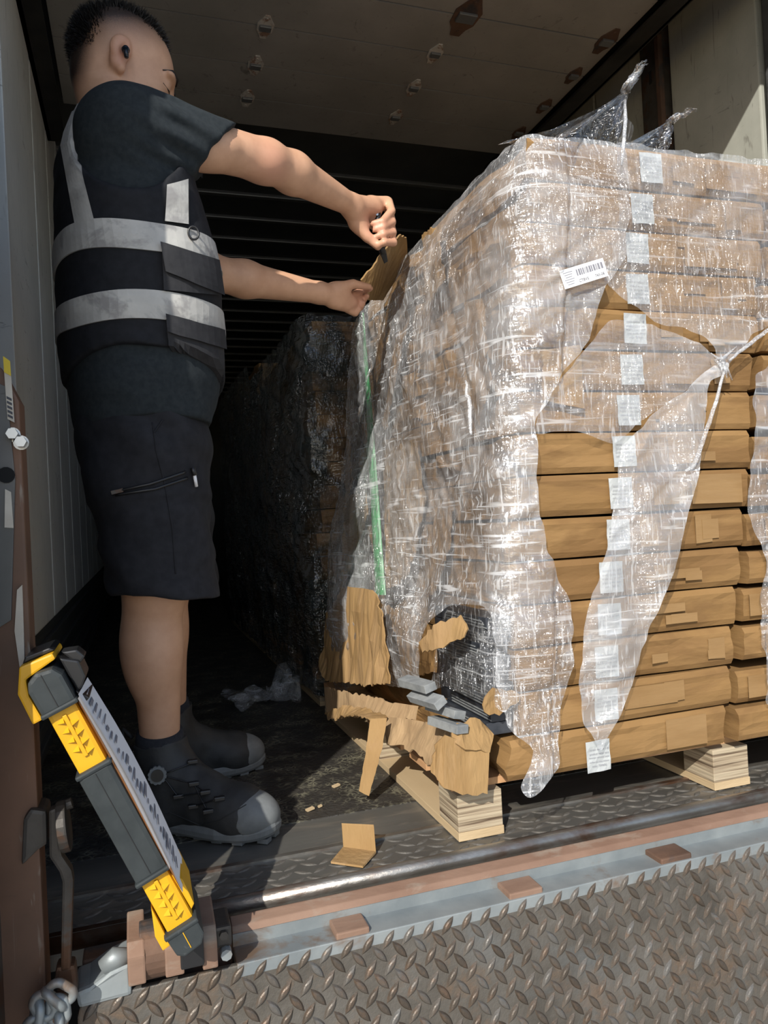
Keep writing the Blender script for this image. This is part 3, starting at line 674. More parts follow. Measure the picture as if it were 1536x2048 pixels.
T('cardboard_flap', 'square torn cardboard flap hanging over the front pallet block', 'cardboard flap', [(868, 1490, 1.40), (890, 1470, 1.374), (978, 1503, 1.368), (975, 1588, 1.366), (925, 1590, 1.368), (880, 1570, 1.375), (862, 1545, 1.40)], seed=1, jagedges=(3, 4, 5, 6))
T('cardboard_wad', 'crumpled cardboard wad above the hanging square flap', 'cardboard', [(905, 1478, 1.376), (915, 1445, 1.385), (945, 1438, 1.40), (975, 1455, 1.40), (985, 1470, 1.385), (978, 1506, 1.368), (930, 1500, 1.364)], seed=2, crumple=.012)
T('cardboard_strip', 'narrow kraft board strip hanging to the floor beside the pallet', 'cardboard strip', [(741, 1438, 1.73), (774, 1436, 1.72), (766, 1490, 1.70), (738, 1592, 1.68), (718, 1582, 1.69), (732, 1500, 1.71)], seed=3, crumple=.001, jag=.001, th=.006)
T('ragged_cardboard', 'ragged lower carton wall on the left side above the skid', 'cardboard', [(765, 1432, 1.80), (840, 1442, 1.62), (905, 1455, 1.45), (905, 1560, 1.42), (870, 1540, 1.47), (840, 1510, 1.55), (800, 1490, 1.66), (772, 1488, 1.74)], KD, seed=4, jagedges=(3, 4, 5, 6), jag=.006, crumple=.006)
T('ripped_cardboard', 'torn open carton end with curled rim at the lower left corner', 'cardboard', [(648, 1375, 2.28), (700, 1385, 2.02), (790, 1405, 1.80), (835, 1412, 1.70), (832, 1440, 1.69), (760, 1438, 1.82), (700, 1432, 2.0), (655, 1440, 2.22)], KD, seed=5, jagedges=(0, 1, 4, 5, 6))
T('curled_cardboard', 'curled torn kraft rim along the open carton end', 'cardboard', [(652, 1430, 2.2), (690, 1412, 2.0), (720, 1412, 1.92), (775, 1434, 1.76), (745, 1442, 1.74), (700, 1428, 1.9), (670, 1440, 2.08)], CB, seed=6, crumple=.008)
T('torn_cardboard', 'large torn carton side bulging under the film at lower left', 'cardboard', [(a, c, sideY(a, c, .098)) for a, c in [(652, 1235), (690, 1172), (745, 1180), (770, 1240), (776, 1368), (730, 1372), (690, 1365), (655, 1362), (642, 1330)]], CB, seed=7, crumple=.014, jagedges=(4, 5, 6, 7))
T('ribbed_cardboard', 'ribbed carton panel between the torn side and the dark panels', 'cardboard', [(a, c, sideY(a, c, .02)) for a, c in [(748, 1200), (850, 1240), (872, 1300), (868, 1345), (780, 1362), (765, 1260)]], M['cardboard'], seed=8, crumple=.008)
T('cardboard_tongue', 'diagonal folded cardboard tongue lying over the dark panels', 'cardboard', [(838, 1285, 1.55), (870, 1250, 1.50), (918, 1230, 1.44), (937, 1258, 1.42), (930, 1275, 1.42), (880, 1296, 1.48), (845, 1305, 1.54)], CB, seed=9, crumple=.005)
T('cardboard_shred', 'torn cardboard shred at the right edge of the dark panels', 'cardboard', [(968, 1395, 1.372), (985, 1375, 1.372), (1035, 1385, 1.370), (1040, 1402, 1.370), (1000, 1432, 1.370), (970, 1425, 1.371)], CB, seed=10, crumple=.008)
T('cardboard_corner', 'square torn cardboard corner pressed on the middle of the left stack', 'cardboard', [(1085, 700, 1.368), (1160, 690, 1.368), (1168, 818, 1.366), (1085, 800, 1.366)], CB, seed=11, crumple=.004, jagedges=(3,))
T('cardboard_edge', 'upright cardboard edge being cut between the two hands', 'cardboard', [(722, 560, 2.04), (764, 505, 2.03), (798, 470, 2.02), (812, 474, 2.06), (815, 520, 2.12), (765, 600, 2.14), (735, 600, 2.08)], CB, seed=12, crumple=.002, th=.005, jagedges=(0, 1, 2))
for k, (pts) in enumerate(([(660, 900, 2.42), (700, 880, 2.25), (705, 960, 2.22), (692, 1010, 2.26), (680, 1040, 2.35), (668, 980, 2.42)], [(668, 1000, 2.4), (735, 985, 2.1), (738, 1030, 2.08), (690, 1160, 2.2), (672, 1200, 2.3), (662, 1190, 2.35), (690, 1060, 2.25)],
        [(758, 650, 2.06), (800, 560, 1.93), (815, 640, 1.86), (790, 760, 1.92), (770, 860, 1.96), (752, 820, 2.04)], [(770, 900, 1.95), (830, 880, 1.75), (850, 1000, 1.70), (820, 1150, 1.75), (775, 1180, 1.90)], [(875, 1000, 1.62), (905, 990, 1.55), (900, 1100, 1.55), (868, 1190, 1.62), (840, 1190, 1.68)],
        [(845, 470, 1.78), (880, 450, 1.68), (885, 560, 1.66), (850, 640, 1.74)], [(925, 650, 1.50), (960, 640, 1.45), (985, 760, 1.42), (955, 850, 1.44), (930, 760, 1.48)])):
    T('buckled_carton_strip', ['small brown cardboard shard at the shade line on the left side', 'long slanting brown carton strip left of the green strap', 'upper brown carton strip beside the top of the green strap', 'broad brown carton strip right of the green strap', 'narrow upright carton strip left of the torn corner', 'short brown strip below the upper left film edge', 'buckled brown strip near the stack corner at mid height'][k], 'cardboard', [(a, c, sideY(a, c, .012)) for a, c, Y in pts], CB if k % 2 else M['cardboard'], seed=20+k, crumple=.008)
# green strap on the left side
a = [(724, 625, 727, 2.09), (727, 720, 735, 2.04), (733, 800, 743, 2.0), (735, 900, 750, 1.96), (741, 1000, 758, 1.93), (746, 1090, 764, 1.91), (751, 1190, 772, 1.89)]
V = []; 
for pa, py, pb, Y in a: V += [W(pa, py, Y=sideY(pa, py, .024)), W(pb, py, Y=sideY(pb, py, .026))]
N = len(V); V = V+[v+np.array([.001, .002, 0]) for v in V]
F = [(2*i, 2*i+1, 2*i+3, 2*i+2) for i in range(N//2-1)]; F = F+[tuple(N+q for q in reversed(f)) for f in F]+[(2*i, 2*i+2, N+2*i+2, N+2*i) for i in range(N//2-1)]+[(2*i+1, N+2*i+1, N+2*i+3, 2*i+3) for i in range(N//2-1)]
tag(mk('pallet_strap', V, F, M['green'], smooth=True), 'flat green plastic strap running down the left side of the load', 'strap')
# loose scraps on the floor
p = [W(678, 1712, Z=.001), W(727, 1735, Z=.001), W(752, 1706, Z=.004), W(690, 1690, Z=.004)]
q = [W(690, 1690, Z=.004), W(752, 1706, Z=.004)]
up = np.array([.002, .012, .045])
p0, p1, p2, p3 = W(662, 1727, Z=.001), W(726, 1736, Z=.001), W(752, 1706, Z=.002), W(687, 1697, Z=.002)
m1 = (p2+p3)/2
V = [p0, p1, p2, p3, p3+up*.95, p2+up*1.05]; n6 = len(V); V = V+[v+np.array([0.0, .002, .003]) for v in V]
F = [(0, 1, 2, 3), (3, 2, 5, 4)]; F = F+[tuple(n6+i for i in reversed(f)) for f in F]+[(a, c, c+n6, a+n6) for a, c in ((0, 1), (1, 2), (2, 5), (5, 4), (4, 3), (3, 0))]
tag(recalc(mk('cardboard_scrap', V, F, CB)), 'small folded cardboard scrap standing on the truck bed edge', 'cardboard scrap')
for k, (px, py, s) in enumerate(((620, 1618, .010), (640, 1612, .005), (672, 1571, .010))):
    c = W(px, py, Z=.004); tag(MB().box(c, (s, s*.55, .002), [(.9, .3, .1), (-.3, .9, 0), (-.1, 0, 1)]).build('wood_chip', M['wood']), ['orange wood chip on the floor between boot and pallet', 'tiny wood splinter beside the orange chip', 'pale chip on the floor near the shadow edge'][k], 'wood chip', 'wood chips on the floor')

# ================================================================== stretch film
def inpoly(P, poly):
    x, y = P[:, 0], P[:, 1]; inside = np.zeros(len(P), bool); n = len(poly)
    for i in range(n):
        x0, y0 = poly[i]; x1, y1 = poly[(i+1) % n]
        c = ((y0 > y) != (y1 > y)) & (x < (x1-x0)*(y-y0)/((y1-y0) if y1 != y0 else 1e-9)+x0); inside ^= c
    return inside
def fuv(px, py, off=.02):
    P = W(px, py, Y=CY-off); return (P[0]-xl(P[2]), P[2])
def suv(px, py, off=.03):
    X = .66
    for _ in range(4): P = W(px, py, X=X); X = xl(P[2])-off
    return (CY-P[1], P[2])
def wrap_pos(u, v, off):
    r = .035; q = np.sqrt(u*u+r*r); X = xl(v)+(u+q)/2; Y = CY+(-u+q)/2-r*.3
    wx = -(1-u/q)/2; wy = -(1+u/q)/2; L = np.sqrt(wx*wx+wy*wy)
    return np.stack([X+wx/L*off, Y+wy/L*off, v], -1)
def ridged(P, sc, seed): return 1-np.abs(vnoise(P, sc, seed))
def film(name, poly, m, offf, label, pos=wrap_pos, res=.006, seed=0, cat='plastic film', group='stretch film sheets', extra=None, rag=.012):
    poly = np.array(poly); lo, hi = poly.min(0), poly.max(0); nu, nv = int((hi[0]-lo[0])/res)+1, int((hi[1]-lo[1])/res)+1
    U, Vv = np.meshgrid(np.linspace(lo[0], hi[0], nu+1), np.linspace(lo[1], hi[1], nv+1), indexing='ij')
    jit = np.stack([vnoise(np.stack([U.ravel(), Vv.ravel(), 0*U.ravel()], -1), 30, seed+3), vnoise(np.stack([U.ravel(), Vv.ravel(), 0*U.ravel()], -1), 30, seed+4)], -1)*rag
    cu, cv = (U[:-1, :-1]+U[1:, 1:])/2, (Vv[:-1, :-1]+Vv[1:, 1:])/2
    jc = jit.reshape(nu+1, nv+1, 2)[:-1, :-1].reshape(-1, 2)
    ok = inpoly(np.stack([cu.ravel(), cv.ravel()], -1)+jc, poly).reshape(nu, nv)
    P = pos(U.ravel(), Vv.ravel(), offf(U.ravel(), Vv.ravel()))
    ii, jj = np.nonzero(ok); k = nv+1
    F = np.stack([ii*k+jj, (ii+1)*k+jj, (ii+1)*k+jj+1, ii*k+jj+1], -1)
    used = np.unique(F); mp = np.full(len(P), -1); mp[used] = np.arange(len(used))
    P = P[used]; F = mp[F]
    E_ = np.sort(np.concatenate([F[:, [a, (a+1) % 4]] for a in range(4)]), axis=1); E_, c_ = np.unique(E_, axis=0, return_counts=True); E_ = E_[c_ == 1]
    for _ in range(5):                                   # relax the cut outline so it does not follow the grid
        S_ = np.zeros_like(P); n_ = np.zeros(len(P)); np.add.at(S_, E_[:, 0], P[E_[:, 1]]); np.add.at(S_, E_[:, 1], P[E_[:, 0]]); np.add.at(n_, E_.ravel(), 1)
        bmk = n_ > 0; P[bmk] = P[bmk]*.4+.6*S_[bmk]/n_[bmk][:, None]
    if extra is not None: P = extra(P)
    o = mk(name, P, F, m, smooth=True)
    return tag(o, label, cat, group)
def q3(u, v, s=0): return np.stack([u, v, 0*u+s*.37], -1)
def wr(u, v, seed, a=1.0):
    """wrinkle height: slanted creases plus lumps"""
    s, c = math.sin(.55), math.cos(.55); p, q = u*c+v*s, -u*s+v*c
    return a*(.010*vnoise(q3(u, v), 6, seed)+.0045*vnoise(q3(p*9, q*46), 1, seed+1)+.0035*vnoise(q3(p*60, q*10), 1, seed+2)+.0022*vnoise(q3(u, v), 70, seed+3))
front_edge = [(1262, 292), (1248, 420), (1246, 515), (1200, 580), (1168, 690), (1092, 780), (1060, 850), (1063, 1000), (1085, 1100), (1132, 1200), (1136, 1330), (1104, 1440), (1096, 1525), (1035, 1582), (1022, 1560), (1048, 1490), (1010, 1448), (1008, 1400), (1004, 1240), (985, 1215)]
polyA = [fuv(*p) for p in front_edge]+[(-.05, .475), (-.16, .46), (-.23, .40), (-.27, .262), (-.45, .23), (-.62, .215), (-.8, .17), (-1.0, .10), (-1.13, .06), (-1.16, .6), (-1.15, 1.37), (-.7, 1.435), (-.2, 1.452), (0, 1.456), (.2, 1.456)]
def offA(u, v):
    bul = .085*np.exp(-((u+.95)/.28)**2-((v-.42)/.30)**2)+.03*np.exp(-((u+.5)/.3)**2-((v-.9)/.4)**2)+.055*np.exp(-((u+.35)/.35)**2-((v-.35)/.12)**2)
    low = .03*np.clip((.30-v)/.2, 0, 1)*(u > .02)
    tp = np.clip((1.47-v)/.16, .12, 1)
    return tp*(.030+bul+low+wr(u, v, 5, 1.25)+.018*np.clip(vnoise(q3(u, v), 3.2, 8), 0, 1)-.012*(u > .1))
A = film('stretch_film', polyA, M['film'], offA, 'wrinkled clear stretch film round the left corner of the front load', seed=1, rag=.006)
M['film_panel'] = m_film('stretch_film_taut', haze=.12, streak=.42, gloss=1.3, bstr=1.0, gmin=.6, sdir=(5, 5, 130))
film('stretch_film', [fuv(1015, 1225), fuv(1012, 1440), (.0, .27), (-.12, .285), (-.28, .255), (-.24, .41), (-.17, .475), (-.05, .49)], M['film_panel'], lambda u, v: .034+wr(u, v, 91, .6), 'taut film pulled over the exposed dark panels', seed=9)
polyB = [fuv(*p) for p in ((1225, 285), (1300, 300), (1575, 330), (1575, 630), (1500, 672), (1455, 720), (1440, 738), (1425, 705), (1385, 665), (1300, 645), (1240, 600), (1205, 560), (1235, 470))]
film('stretch_film', polyB, M['film_clear'], lambda u, v: .020+wr(u, v, 31, .8), 'clear stretch film over the upper right cartons', seed=2, rag=.005)
polyC = [fuv(*p) for p in ((1446, 728), (1418, 735), (1300, 825), (1222, 895), (1215, 980), (1192, 1080), (1158, 1185), (1148, 1370), (1160, 1440), (1195, 1505), (1208, 1470), (1240, 1395), (1298, 1205), (1342, 1050), (1398, 835), (1410, 765), (1440, 745))]
vK = polyC[0][1]
def offC(u, v): return .026+.03*np.sin(np.clip((vK-v)/.75, 0, 1)*PI)+.9*wr(u, v, 41)+.008*np.sin(u*40+v*12)
film('stretch_film', polyC, M['film_veil'], offC, 'long tapering strip of clear film hanging in front of the white labels', seed=3, rag=.004, res=.005)
polyE = [fuv(*p) for p in ((1440, 735), (1300, 825), (1220, 890), (1140, 860), (1062, 870), (1075, 810), (1165, 700), (1215, 640), (1300, 650), (1400, 690))]
film('stretch_film', polyE, M['film_clear'], lambda u, v: .018+.6*wr(u, v, 51), 'thin film web stretched between corner film and hanging strip', seed=4, rag=.003)
polyD = [fuv(*p) for p in ((1505, 745), (1575, 700), (1575, 1450), (1530, 1400), (1515, 1250), (1525, 1120), (1490, 1010), (1500, 880))]
film('stretch_film', polyD, M['film_clear'], lambda u, v: .022+wr(u, v, 61), 'clear film on the right stack at the picture edge', seed=5)
# knot
k = W(1440, 728, Y=CY-.04)
b = MB()
for q in range(9):
    a0 = k+np.array([random.uniform(-.012, .012), random.uniform(-.01, .006), random.uniform(-.012, .012)])
    a1 = k+np.array([random.uniform(-.05, .06), random.uniform(-.006, .012), random.uniform(-.035, .045)])
    b.tube([a0, (a0+a1)/2+rng.normal(0, .004, 3), a1], [.004, .003, .0012], 6)
tag(b.build('film_knot', M['film'], smooth=True), 'bunched film knot where the hanging strip begins', 'film knot')
# hanging folds: ropes of gathered film on the front and side
def rope(pts, r, label, m='film'):
    P = [wrap_pos(np.array([u]), np.array([v]), np.array([o]))[0] for u, v, o in pts]
    Q = []
    for i in range(len(P)-1):
        for s in range(6): Q.append(P[i]+(P[i+1]-P[i])*s/6+rng.normal(0, .0015, 3))
    Q.append(P[-1])
    tag(MB().tube(Q, [r*(.5+.5*math.sin(PI*i/(len(Q)-1)))+.0008 for i in range(len(Q))], 7).build('film_rope', M[m], smooth=True), label, 'film rope', 'gathered film ropes')
R_ = lambda *p: [fuv(x, y)+(o,) for x, y, o in p]
rope(R_((1440, 730, .03), (1395, 850, .05), (1355, 935, .06), (1340, 945, .06)), .004, 'thick gathered film rope below the knot')
rope(R_((1445, 725, .03), (1500, 680, .03), (1560, 640, .03)), .004, 'gathered film rope from the knot to the right edge')
rope(R_((940, 740, .06), (955, 800, .06), (965, 860, .06)), .004, 'short bright film rope near the stack corner')
# flying film tails on top of the load
def tail(name, label, base, apex, tip, seed, m):
    """base: list of points; film gathers to apex and twists to tip"""
    base = [np.array(p) for p in base]; apex = np.array(apex); tip = np.array(tip); V = []; n = len(base); K = 26
    for s in range(K+1):
        t = s/K
        for i, p in enumerate(base):
            g = apex+(p-base[n//2])*.05
            w = t**.9
            q = p*(1-w)+g*w
            q = q+np.array([0, 1, 0])*(.03*math.sin(i*1.9+s*.25+seed)*(1-t)*t*3+.012*math.sin(i*4.1+seed))*(1-.4*t)+np.array([0, 0, -.035])*math.sin(PI*t)*(.5+.5*math.sin(i*.5))
            V.append(q)
    rows = K+1
    for s in range(1, 13):
        t = s/12; c = apex*(1-t)+tip*t+np.array([.004*math.sin(s*1.7), .006*math.sin(s*1.1), .004*math.cos(s*1.4)])
        for i in range(n):
            a = 2*PI*i/(n-1)*.9+s*.5; r = .011*(1-.35*t)+.004*math.sin(s*2.1+i)
            V.append(c+np.array([math.cos(a)*r, math.sin(a)*r, .3*math.sin(a*2)*r]))
    rows += 12
    F = [(s*n+i, s*n+i+1, (s+1)*n+i+1, (s+1)*n+i) for s in range(rows-1) for i in range(n-1)]
    return tag(mk(name, V, F, m, smooth=True), label, 'plastic film', 'film tails on top of the load')
M['film_tail'] = m_film('film_tail_clear', haze=.02, streak=.16, gloss=1.3, rough=.16, sdir=(40, 40, 8))
yb = CY+.01
base = [W(1000+i*10.5, 285+i*1.0, Y=yb+.0+.05*math.sin(i*.4)) for i in range(25)]
tail('film_tail', 'tall transparent film tail twisted to a point above the load', base, W(1247, 188, Y=yb+.03), W(1288, 122, Y=yb), 1, M['film_tail'])
base = [W(1130+i*9, 305+i*.6, Y=yb+.06+.03*math.sin(i*.5)) for i in range(24)]
tail('film_tail', 'lower transparent film tail pointing right above the load', base, W(1335, 246, Y=yb+.06), W(1388, 218, Y=yb+.03), 2, M['film_tail'])
b = MB(); b.tube([W(1250, 200, Y=yb+.02), W(1251, 240, Y=yb+.0), W(1246, 300, Y=yb-.02), W(1243, 330, Y=yb-.03)], [.003, .0045, .004, .002], 7)
tag(b.build('film_rope', M['film'], smooth=True), 'upright film rope under the tall film tail', 'film rope', 'gathered film ropes')
# film over the loads further in
def pos2(u, v, off):
    q = np.sqrt((u-2.62)**2+.03**2); sd = (u-2.62+q)/2; ft = (2.62-u+q)/2
    return np.stack([.598-off+ft, 2.62+sd-off*(u < 2.62), v], -1)
film('stretch_film', [(2.0, .10), (2.6, .04), (5.33, .03), (5.34, 1.54), (4.6, 1.53), (3.9, 1.50), (3.85, 1.41), (2.62, 1.41), (2.0, 1.40)], M['film_darkened'], lambda u, v: .012+wr(u, v, 71, 1.6)+.03*np.exp(-((u-3)/.5)**2-((v-.6)/.5)**2), 'darkened film around the shaded loads further inside', pos=pos2, res=.012, seed=6)
# film lying on the floor
def crumpled(pts, label, seed, h):
    poly = [W(px, py, Z=.004)[:2] for px, py in pts]
    film('film_scrap', poly, M['film_dark'], lambda u, v: .006+h*np.clip(vnoise(q3(u, v), 14, seed)+.4, 0, 1)+.3*h*vnoise(q3(u, v), 40, seed+1), label, pos=lambda u, v, o: np.stack([u, v, np.maximum(o, .003)], -1), res=.007, seed=seed, cat='film scrap', group='film scraps on the floor')
crumpled([(441, 1398), (455, 1378), (480, 1395), (530, 1390), (545, 1400), (520, 1420), (480, 1432), (460, 1415)], 'crumpled film scrap lying alone on the dark floor', 81, .05)
crumpled([(530, 1385), (555, 1365), (568, 1348), (585, 1362), (600, 1385), (606, 1412), (570, 1412), (540, 1400)], 'trailing film spilling from the load onto the floor', 82, .07)
# barcode sticker on the corner film
c = W(1168, 547, Y=CY-.047); ax = W(1218, 527, Y=CY-.047)-W(1117, 558, Y=CY-.047); ax /= np.linalg.norm(ax); up = np.cross(ax, [0, 1, 0]); up = up if up[2] > 0 else -up
fr = [ax, up, np.cross(ax, up)]
bs = empty('barcode_sticker', c, 'narrow white barcode sticker tilted on the film at upper right', 'sticker')
MB().box(c, (.056, .0195, .0004), fr).build('sticker_paper', M['paper'], bs)
b = MB(); x = -.016
while x < .05:
    w = random.choice((.0005, .0009, .0015)); 
    b.box(c+ax*x+up*.006+np.array([0, -.0008, 0]), (w, .0065, .0001), fr); x += w*2+random.choice((.0008, .0014))
b.build('barcode', M['greyprint'], bs)
b = MB()
for body, size, x, y in (('CTBV5', .0085, -.005, -.0145), ('743-08', .0085, .036, -.0145)):
    V, F = TXT(body, size, x, y); V = [c+ax*v[0]+up*v[2]+np.array([0, -.0009, 0]) for v in V]; b.add(V, F)
b.build('sticker_print', M['print'], bs, fix=False)
b = MB()
for q in range(6): b.box(c+ax*-.038+up*(.012-.005*q)+np.array([0, -.0008, 0]), (.012-.002*(q % 3), .0005, .0001), fr)
b.build('fine_print', M['greyprint'], bs)

# ================================================================== person
class SDF:
    def __init__(s, lo, hi, h):
        s.lo = np.array(lo, float); s.h = h; s.n = np.ceil((np.array(hi)-s.lo)/h).astype(int)+1
        s.g = np.full(s.n, .5, np.float32)
    def reg(s, lo, hi):
        a = np.clip(np.floor((np.array(lo)-s.lo)/s.h).astype(int), 0, s.n); b = np.clip(np.ceil((np.array(hi)-s.lo)/s.h).astype(int)+1, 0, s.n)
        sl = tuple(slice(x, y) for x, y in zip(a, b))
        ax = [(s.lo[i]+s.h*np.arange(a[i], b[i])).astype(np.float32) for i in range(3)]
        return sl, np.meshgrid(*ax, indexing='ij', sparse=True)
    def comb(s, sl, d, k, sub=False):
        a = s.g[sl]
        if sub: a2, b2 = -a, d; q = np.maximum(k-np.abs(a2-b2), 0)/k; s.g[sl] = -(np.minimum(a2, b2)-q*q*k/4)
        else: q = np.maximum(k-np.abs(a-d), 0)/k; s.g[sl] = np.minimum(a, d)-q*q*k/4
    def rc(s, a, b, ra, rb, k=.02, sub=False):
        a = np.array(a, float); b = np.array(b, float); r = max(ra, rb)+k+3*s.h
        sl, (X, Y, Z) = s.reg(np.minimum(a, b)-r, np.maximum(a, b)+r)
        ba = b-a; L2 = float(ba@ba)
        t = np.clip(((X-a[0])*ba[0]+(Y-a[1])*ba[1]+(Z-a[2])*ba[2])/L2, 0, 1)
        d = np.sqrt((X-a[0]-t*ba[0])**2+(Y-a[1]-t*ba[1])**2+(Z-a[2]-t*ba[2])**2)-(ra+(rb-ra)*t)
        s.comb(sl, d, k, sub)
    def el(s, c, r, fr=None, k=.02, sub=False):
        c = np.array(c, float); r = np.array(r, float); fr = np.eye(3) if fr is None else np.array(fr); m = r.max()+k+3*s.h
        sl, (X, Y, Z) = s.reg(c-m, c+m); X, Y, Z = X-c[0], Y-c[1], Z-c[2]
        q = [(X*fr[i][0]+Y*fr[i][1]+Z*fr[i][2]) for i in range(3)]
        k0 = np.sqrt((q[0]/r[0])**2+(q[1]/r[1])**2+(q[2]/r[2])**2); k1 = np.sqrt((q[0]/r[0]**2)**2+(q[1]/r[1]**2)**2+(q[2]/r[2]**2)**2)+1e-9
        s.comb(sl, k0*(k0-1)/k1, k, sub)
    def stack(s, sec, th, grow=0.0, k=.03):
        sec = np.array(sec, float); z0, z1 = sec[0, 0], sec[-1, 0]; m = sec[:, 3:5].max()+.05
        sl, (X, Y, Z) = s.reg((sec[:, 1].min()-m, sec[:, 2].min()-m, z0-.06), (sec[:, 1].max()+m, sec[:, 2].max()+m, z1+.06))
        zc = np.clip(Z, z0, z1); cx, cy, a, b = [np.interp(zc.ravel(), sec[:, 0], sec[:, i]).reshape(zc.shape) for i in (1, 2, 3, 4)]
        a = a+grow; b = b+grow; c_, s_ = math.cos(th), math.sin(th)
        f = (X-cx)*c_+(Y-cy)*s_; r = (X-cx)*s_-(Y-cy)*c_
        q = (np.abs(f/a)**2.3+np.abs(r/b)**2.3)**(1/2.3); d = (q-1)*np.minimum(a, b)
        d = np.maximum(d, np.maximum(z0-Z, Z-z1)); s.comb(sl, d, k)
    def cut(s, fn):
        sl, (X, Y, Z) = s.reg(s.lo, s.lo+s.h*s.n); s.g = np.maximum(s.g, fn(X, Y, Z).astype(np.float32))
    def disp(s, fn):
        idx = np.argwhere(np.abs(s.g) < .03); P = s.lo+idx*s.h; s.g[tuple(idx.T)] += fn(P).astype(np.float32)
    def mesh(s):
        g = s.g; neg = g < 0; n = g.shape
        cnt = np.zeros(np.array(n)-1, np.int8)
        for dx in (0, 1):
            for dy in (0, 1):
                for dz in (0, 1): cnt += neg[dx:n[0]-1+dx, dy:n[1]-1+dy, dz:n[2]-1+dz]
        cells = np.argwhere((cnt > 0) & (cnt < 8)); idx = np.full(cnt.shape, -1, np.int32); idx[tuple(cells.T)] = np.arange(len(cells))
        acc = np.zeros((len(cells), 3)); num = np.zeros(len(cells))
        cor = [(a, b, c) for a in (0, 1) for b in (0, 1) for c in (0, 1)]
        vals = {c: g[cells[:, 0]+c[0], cells[:, 1]+c[1], cells[:, 2]+c[2]].astype(float) for c in cor}
        for a in cor:
            for ax in range(3):
                if a[ax]: continue
                b = list(a); b[ax] = 1; b = tuple(b); va, vb = vals[a], vals[b]; m = (va < 0) != (vb < 0)
                t = np.where(m, va/np.where(m, va-vb, 1), 0)
                p = np.array(a)[None, :]+np.eye(3)[ax][None, :]*t[:, None]; acc[m] += p[m]; num[m] += 1
        V = s.lo+(cells+acc/num[:, None])*s.h
        F = []
        for ax in range(3):
            sa = [slice(1, n[i]-1) for i in range(3)]; sa[ax] = slice(0, n[ax]-1); sb = list(sa); sb[ax] = slice(1, n[ax])
            A, B = neg[tuple(sa)], neg[tuple(sb)]; e = np.argwhere(A != B); fl = A[tuple(e.T)]
            e = e+np.array([0 if i == ax else 1 for i in range(3)])
            u, v = (ax+1) % 3, (ax+2) % 3; eu, ev = np.eye(3, dtype=int)[u], np.eye(3, dtype=int)[v]
            q = np.stack([idx[tuple((e-eu-ev).T)], idx[tuple((e-ev).T)], idx[tuple(e.T)], idx[tuple((e-eu).T)]], -1)
            q[~fl] = q[~fl][:, ::-1]; F.append(q)
        return V, np.concatenate(F)
def smooth_verts(V, F, it=2, lam=.5):
    e = np.concatenate([F[:, [i, (i+1) % 4]] for i in range(4)]); n = len(V)
    for _ in range(it):
        S = np.zeros_like(V); c = np.zeros(n); np.add.at(S, e[:, 0], V[e[:, 1]]); np.add.at(S, e[:, 1], V[e[:, 0]]); np.add.at(c, e[:, 0], 1); np.add.at(c, e[:, 1], 1)
        V = V*(1-lam)+lam*S/np.maximum(c, 1)[:, None]
    return V
TH = math.radians(12); FW = np.array([math.cos(TH), math.sin(TH), 0]); RT = np.array([math.sin(TH), -math.cos(TH), 0]); UP = np.array([0, 0, 1.0])
TOR = [(.84, .025, 1.70, .125, .16), (.90, .026, 1.70, .142, .172), (.97, .03, 1.69, .152, .178), (1.08, .03, 1.68, .155, .178), (1.20, .03, 1.67, .152, .178), (1.32, .016, 1.665, .138, .182), (1.42, .008, 1.66, .122, .176), (1.48, .006, 1.655, .10, .150), (1.535, .005, 1.65, .072, .095), (1.57, .008, 1.64, .055, .06)]
RS = W(262, 252, Y=1.515); RE = W(533, 322, Y=1.655); RW_ = W(702, 410, Y=1.84)
LS = np.array([.03, 1.83, 1.43]); LE = W(418, 545, Y=1.88); LW_ = W(640, 586, Y=1.98)
HC = W(246, 116, Y=1.60); hp = math.radians(19); hyaw = math.radians(3)
HF = np.array([math.cos(hyaw)*math.cos(hp), math.sin(hyaw)*math.cos(hp), -math.sin(hp)]); HR = np.cross(HF, UP); HR /= np.linalg.norm(HR); HU = np.cross(HR, HF); HS = 1.03
def hd(f, r, u): return HC-HR*.07*HS+(HF*f+HR*r+HU*u)*HS
HFR = [HF, HR, HU]
B = SDF((-.22, 1.40, .08), (.78, 2.22, 1.80), .0042)
B.stack(TOR, TH, -.014)
# head
def hel(c, r, **k): B.el(hd(*c), np.array(r)*HS, HFR, **k)
hel((-.012, 0, .045), (.098, .077, .088)); hel((.03, 0, .0), (.072, .066, .085), k=.03); hel((.048, 0, -.072), (.052, .05, .042), k=.03)
hel((.055, .04, -.02), (.035, .028, .04), k=.02); hel((.055, -.04, -.02), (.035, .028, .04), k=.02)
for sd in (1, -1):
    hel((.090, .034*sd, .022), (.014, .030, .010), k=.012); hel((.100, .034*sd, .004), (.012, .020, .009), k=.006, sub=True); hel((.086, .034*sd, .002), (.013, .018, .012), k=.005)
B.rc(hd(.092, 0, .012), hd(.120, 0, -.032), .009*HS, .013*HS, k=.012); hel((.110, .012, -.036), (.012, .011, .009), k=.006); hel((.110, -.012, -.036), (.012, .011, .009), k=.006)
hel((.092, 0, -.060), (.014, .024, .007), k=.007); hel((.090, 0, -.073), (.014, .022, .008), k=.007); hel((.086, 0, -.098), (.018, .020, .016), k=.015)
for sd in (1, -1):
    B.el(hd(-.006, .080*sd, .004), np.array((.019, .009, .034))*HS, HFR, k=.006)
    B.el(hd(-.012, .085*sd, .012), np.array((.018, .008, .024))*HS, HFR, k=.004)
    B.el(hd(.000, .091*sd, .006), np.array((.008, .008, .017))*HS, HFR, k=.004, sub=True)
    B.el(hd(.004, .082*sd, -.026), np.array((.009, .007, .011))*HS, HFR, k=.005)
B.rc(hd(-.035, 0, -.02), np.array([.0, 1.65, 1.50]), .062, .066, k=.03)
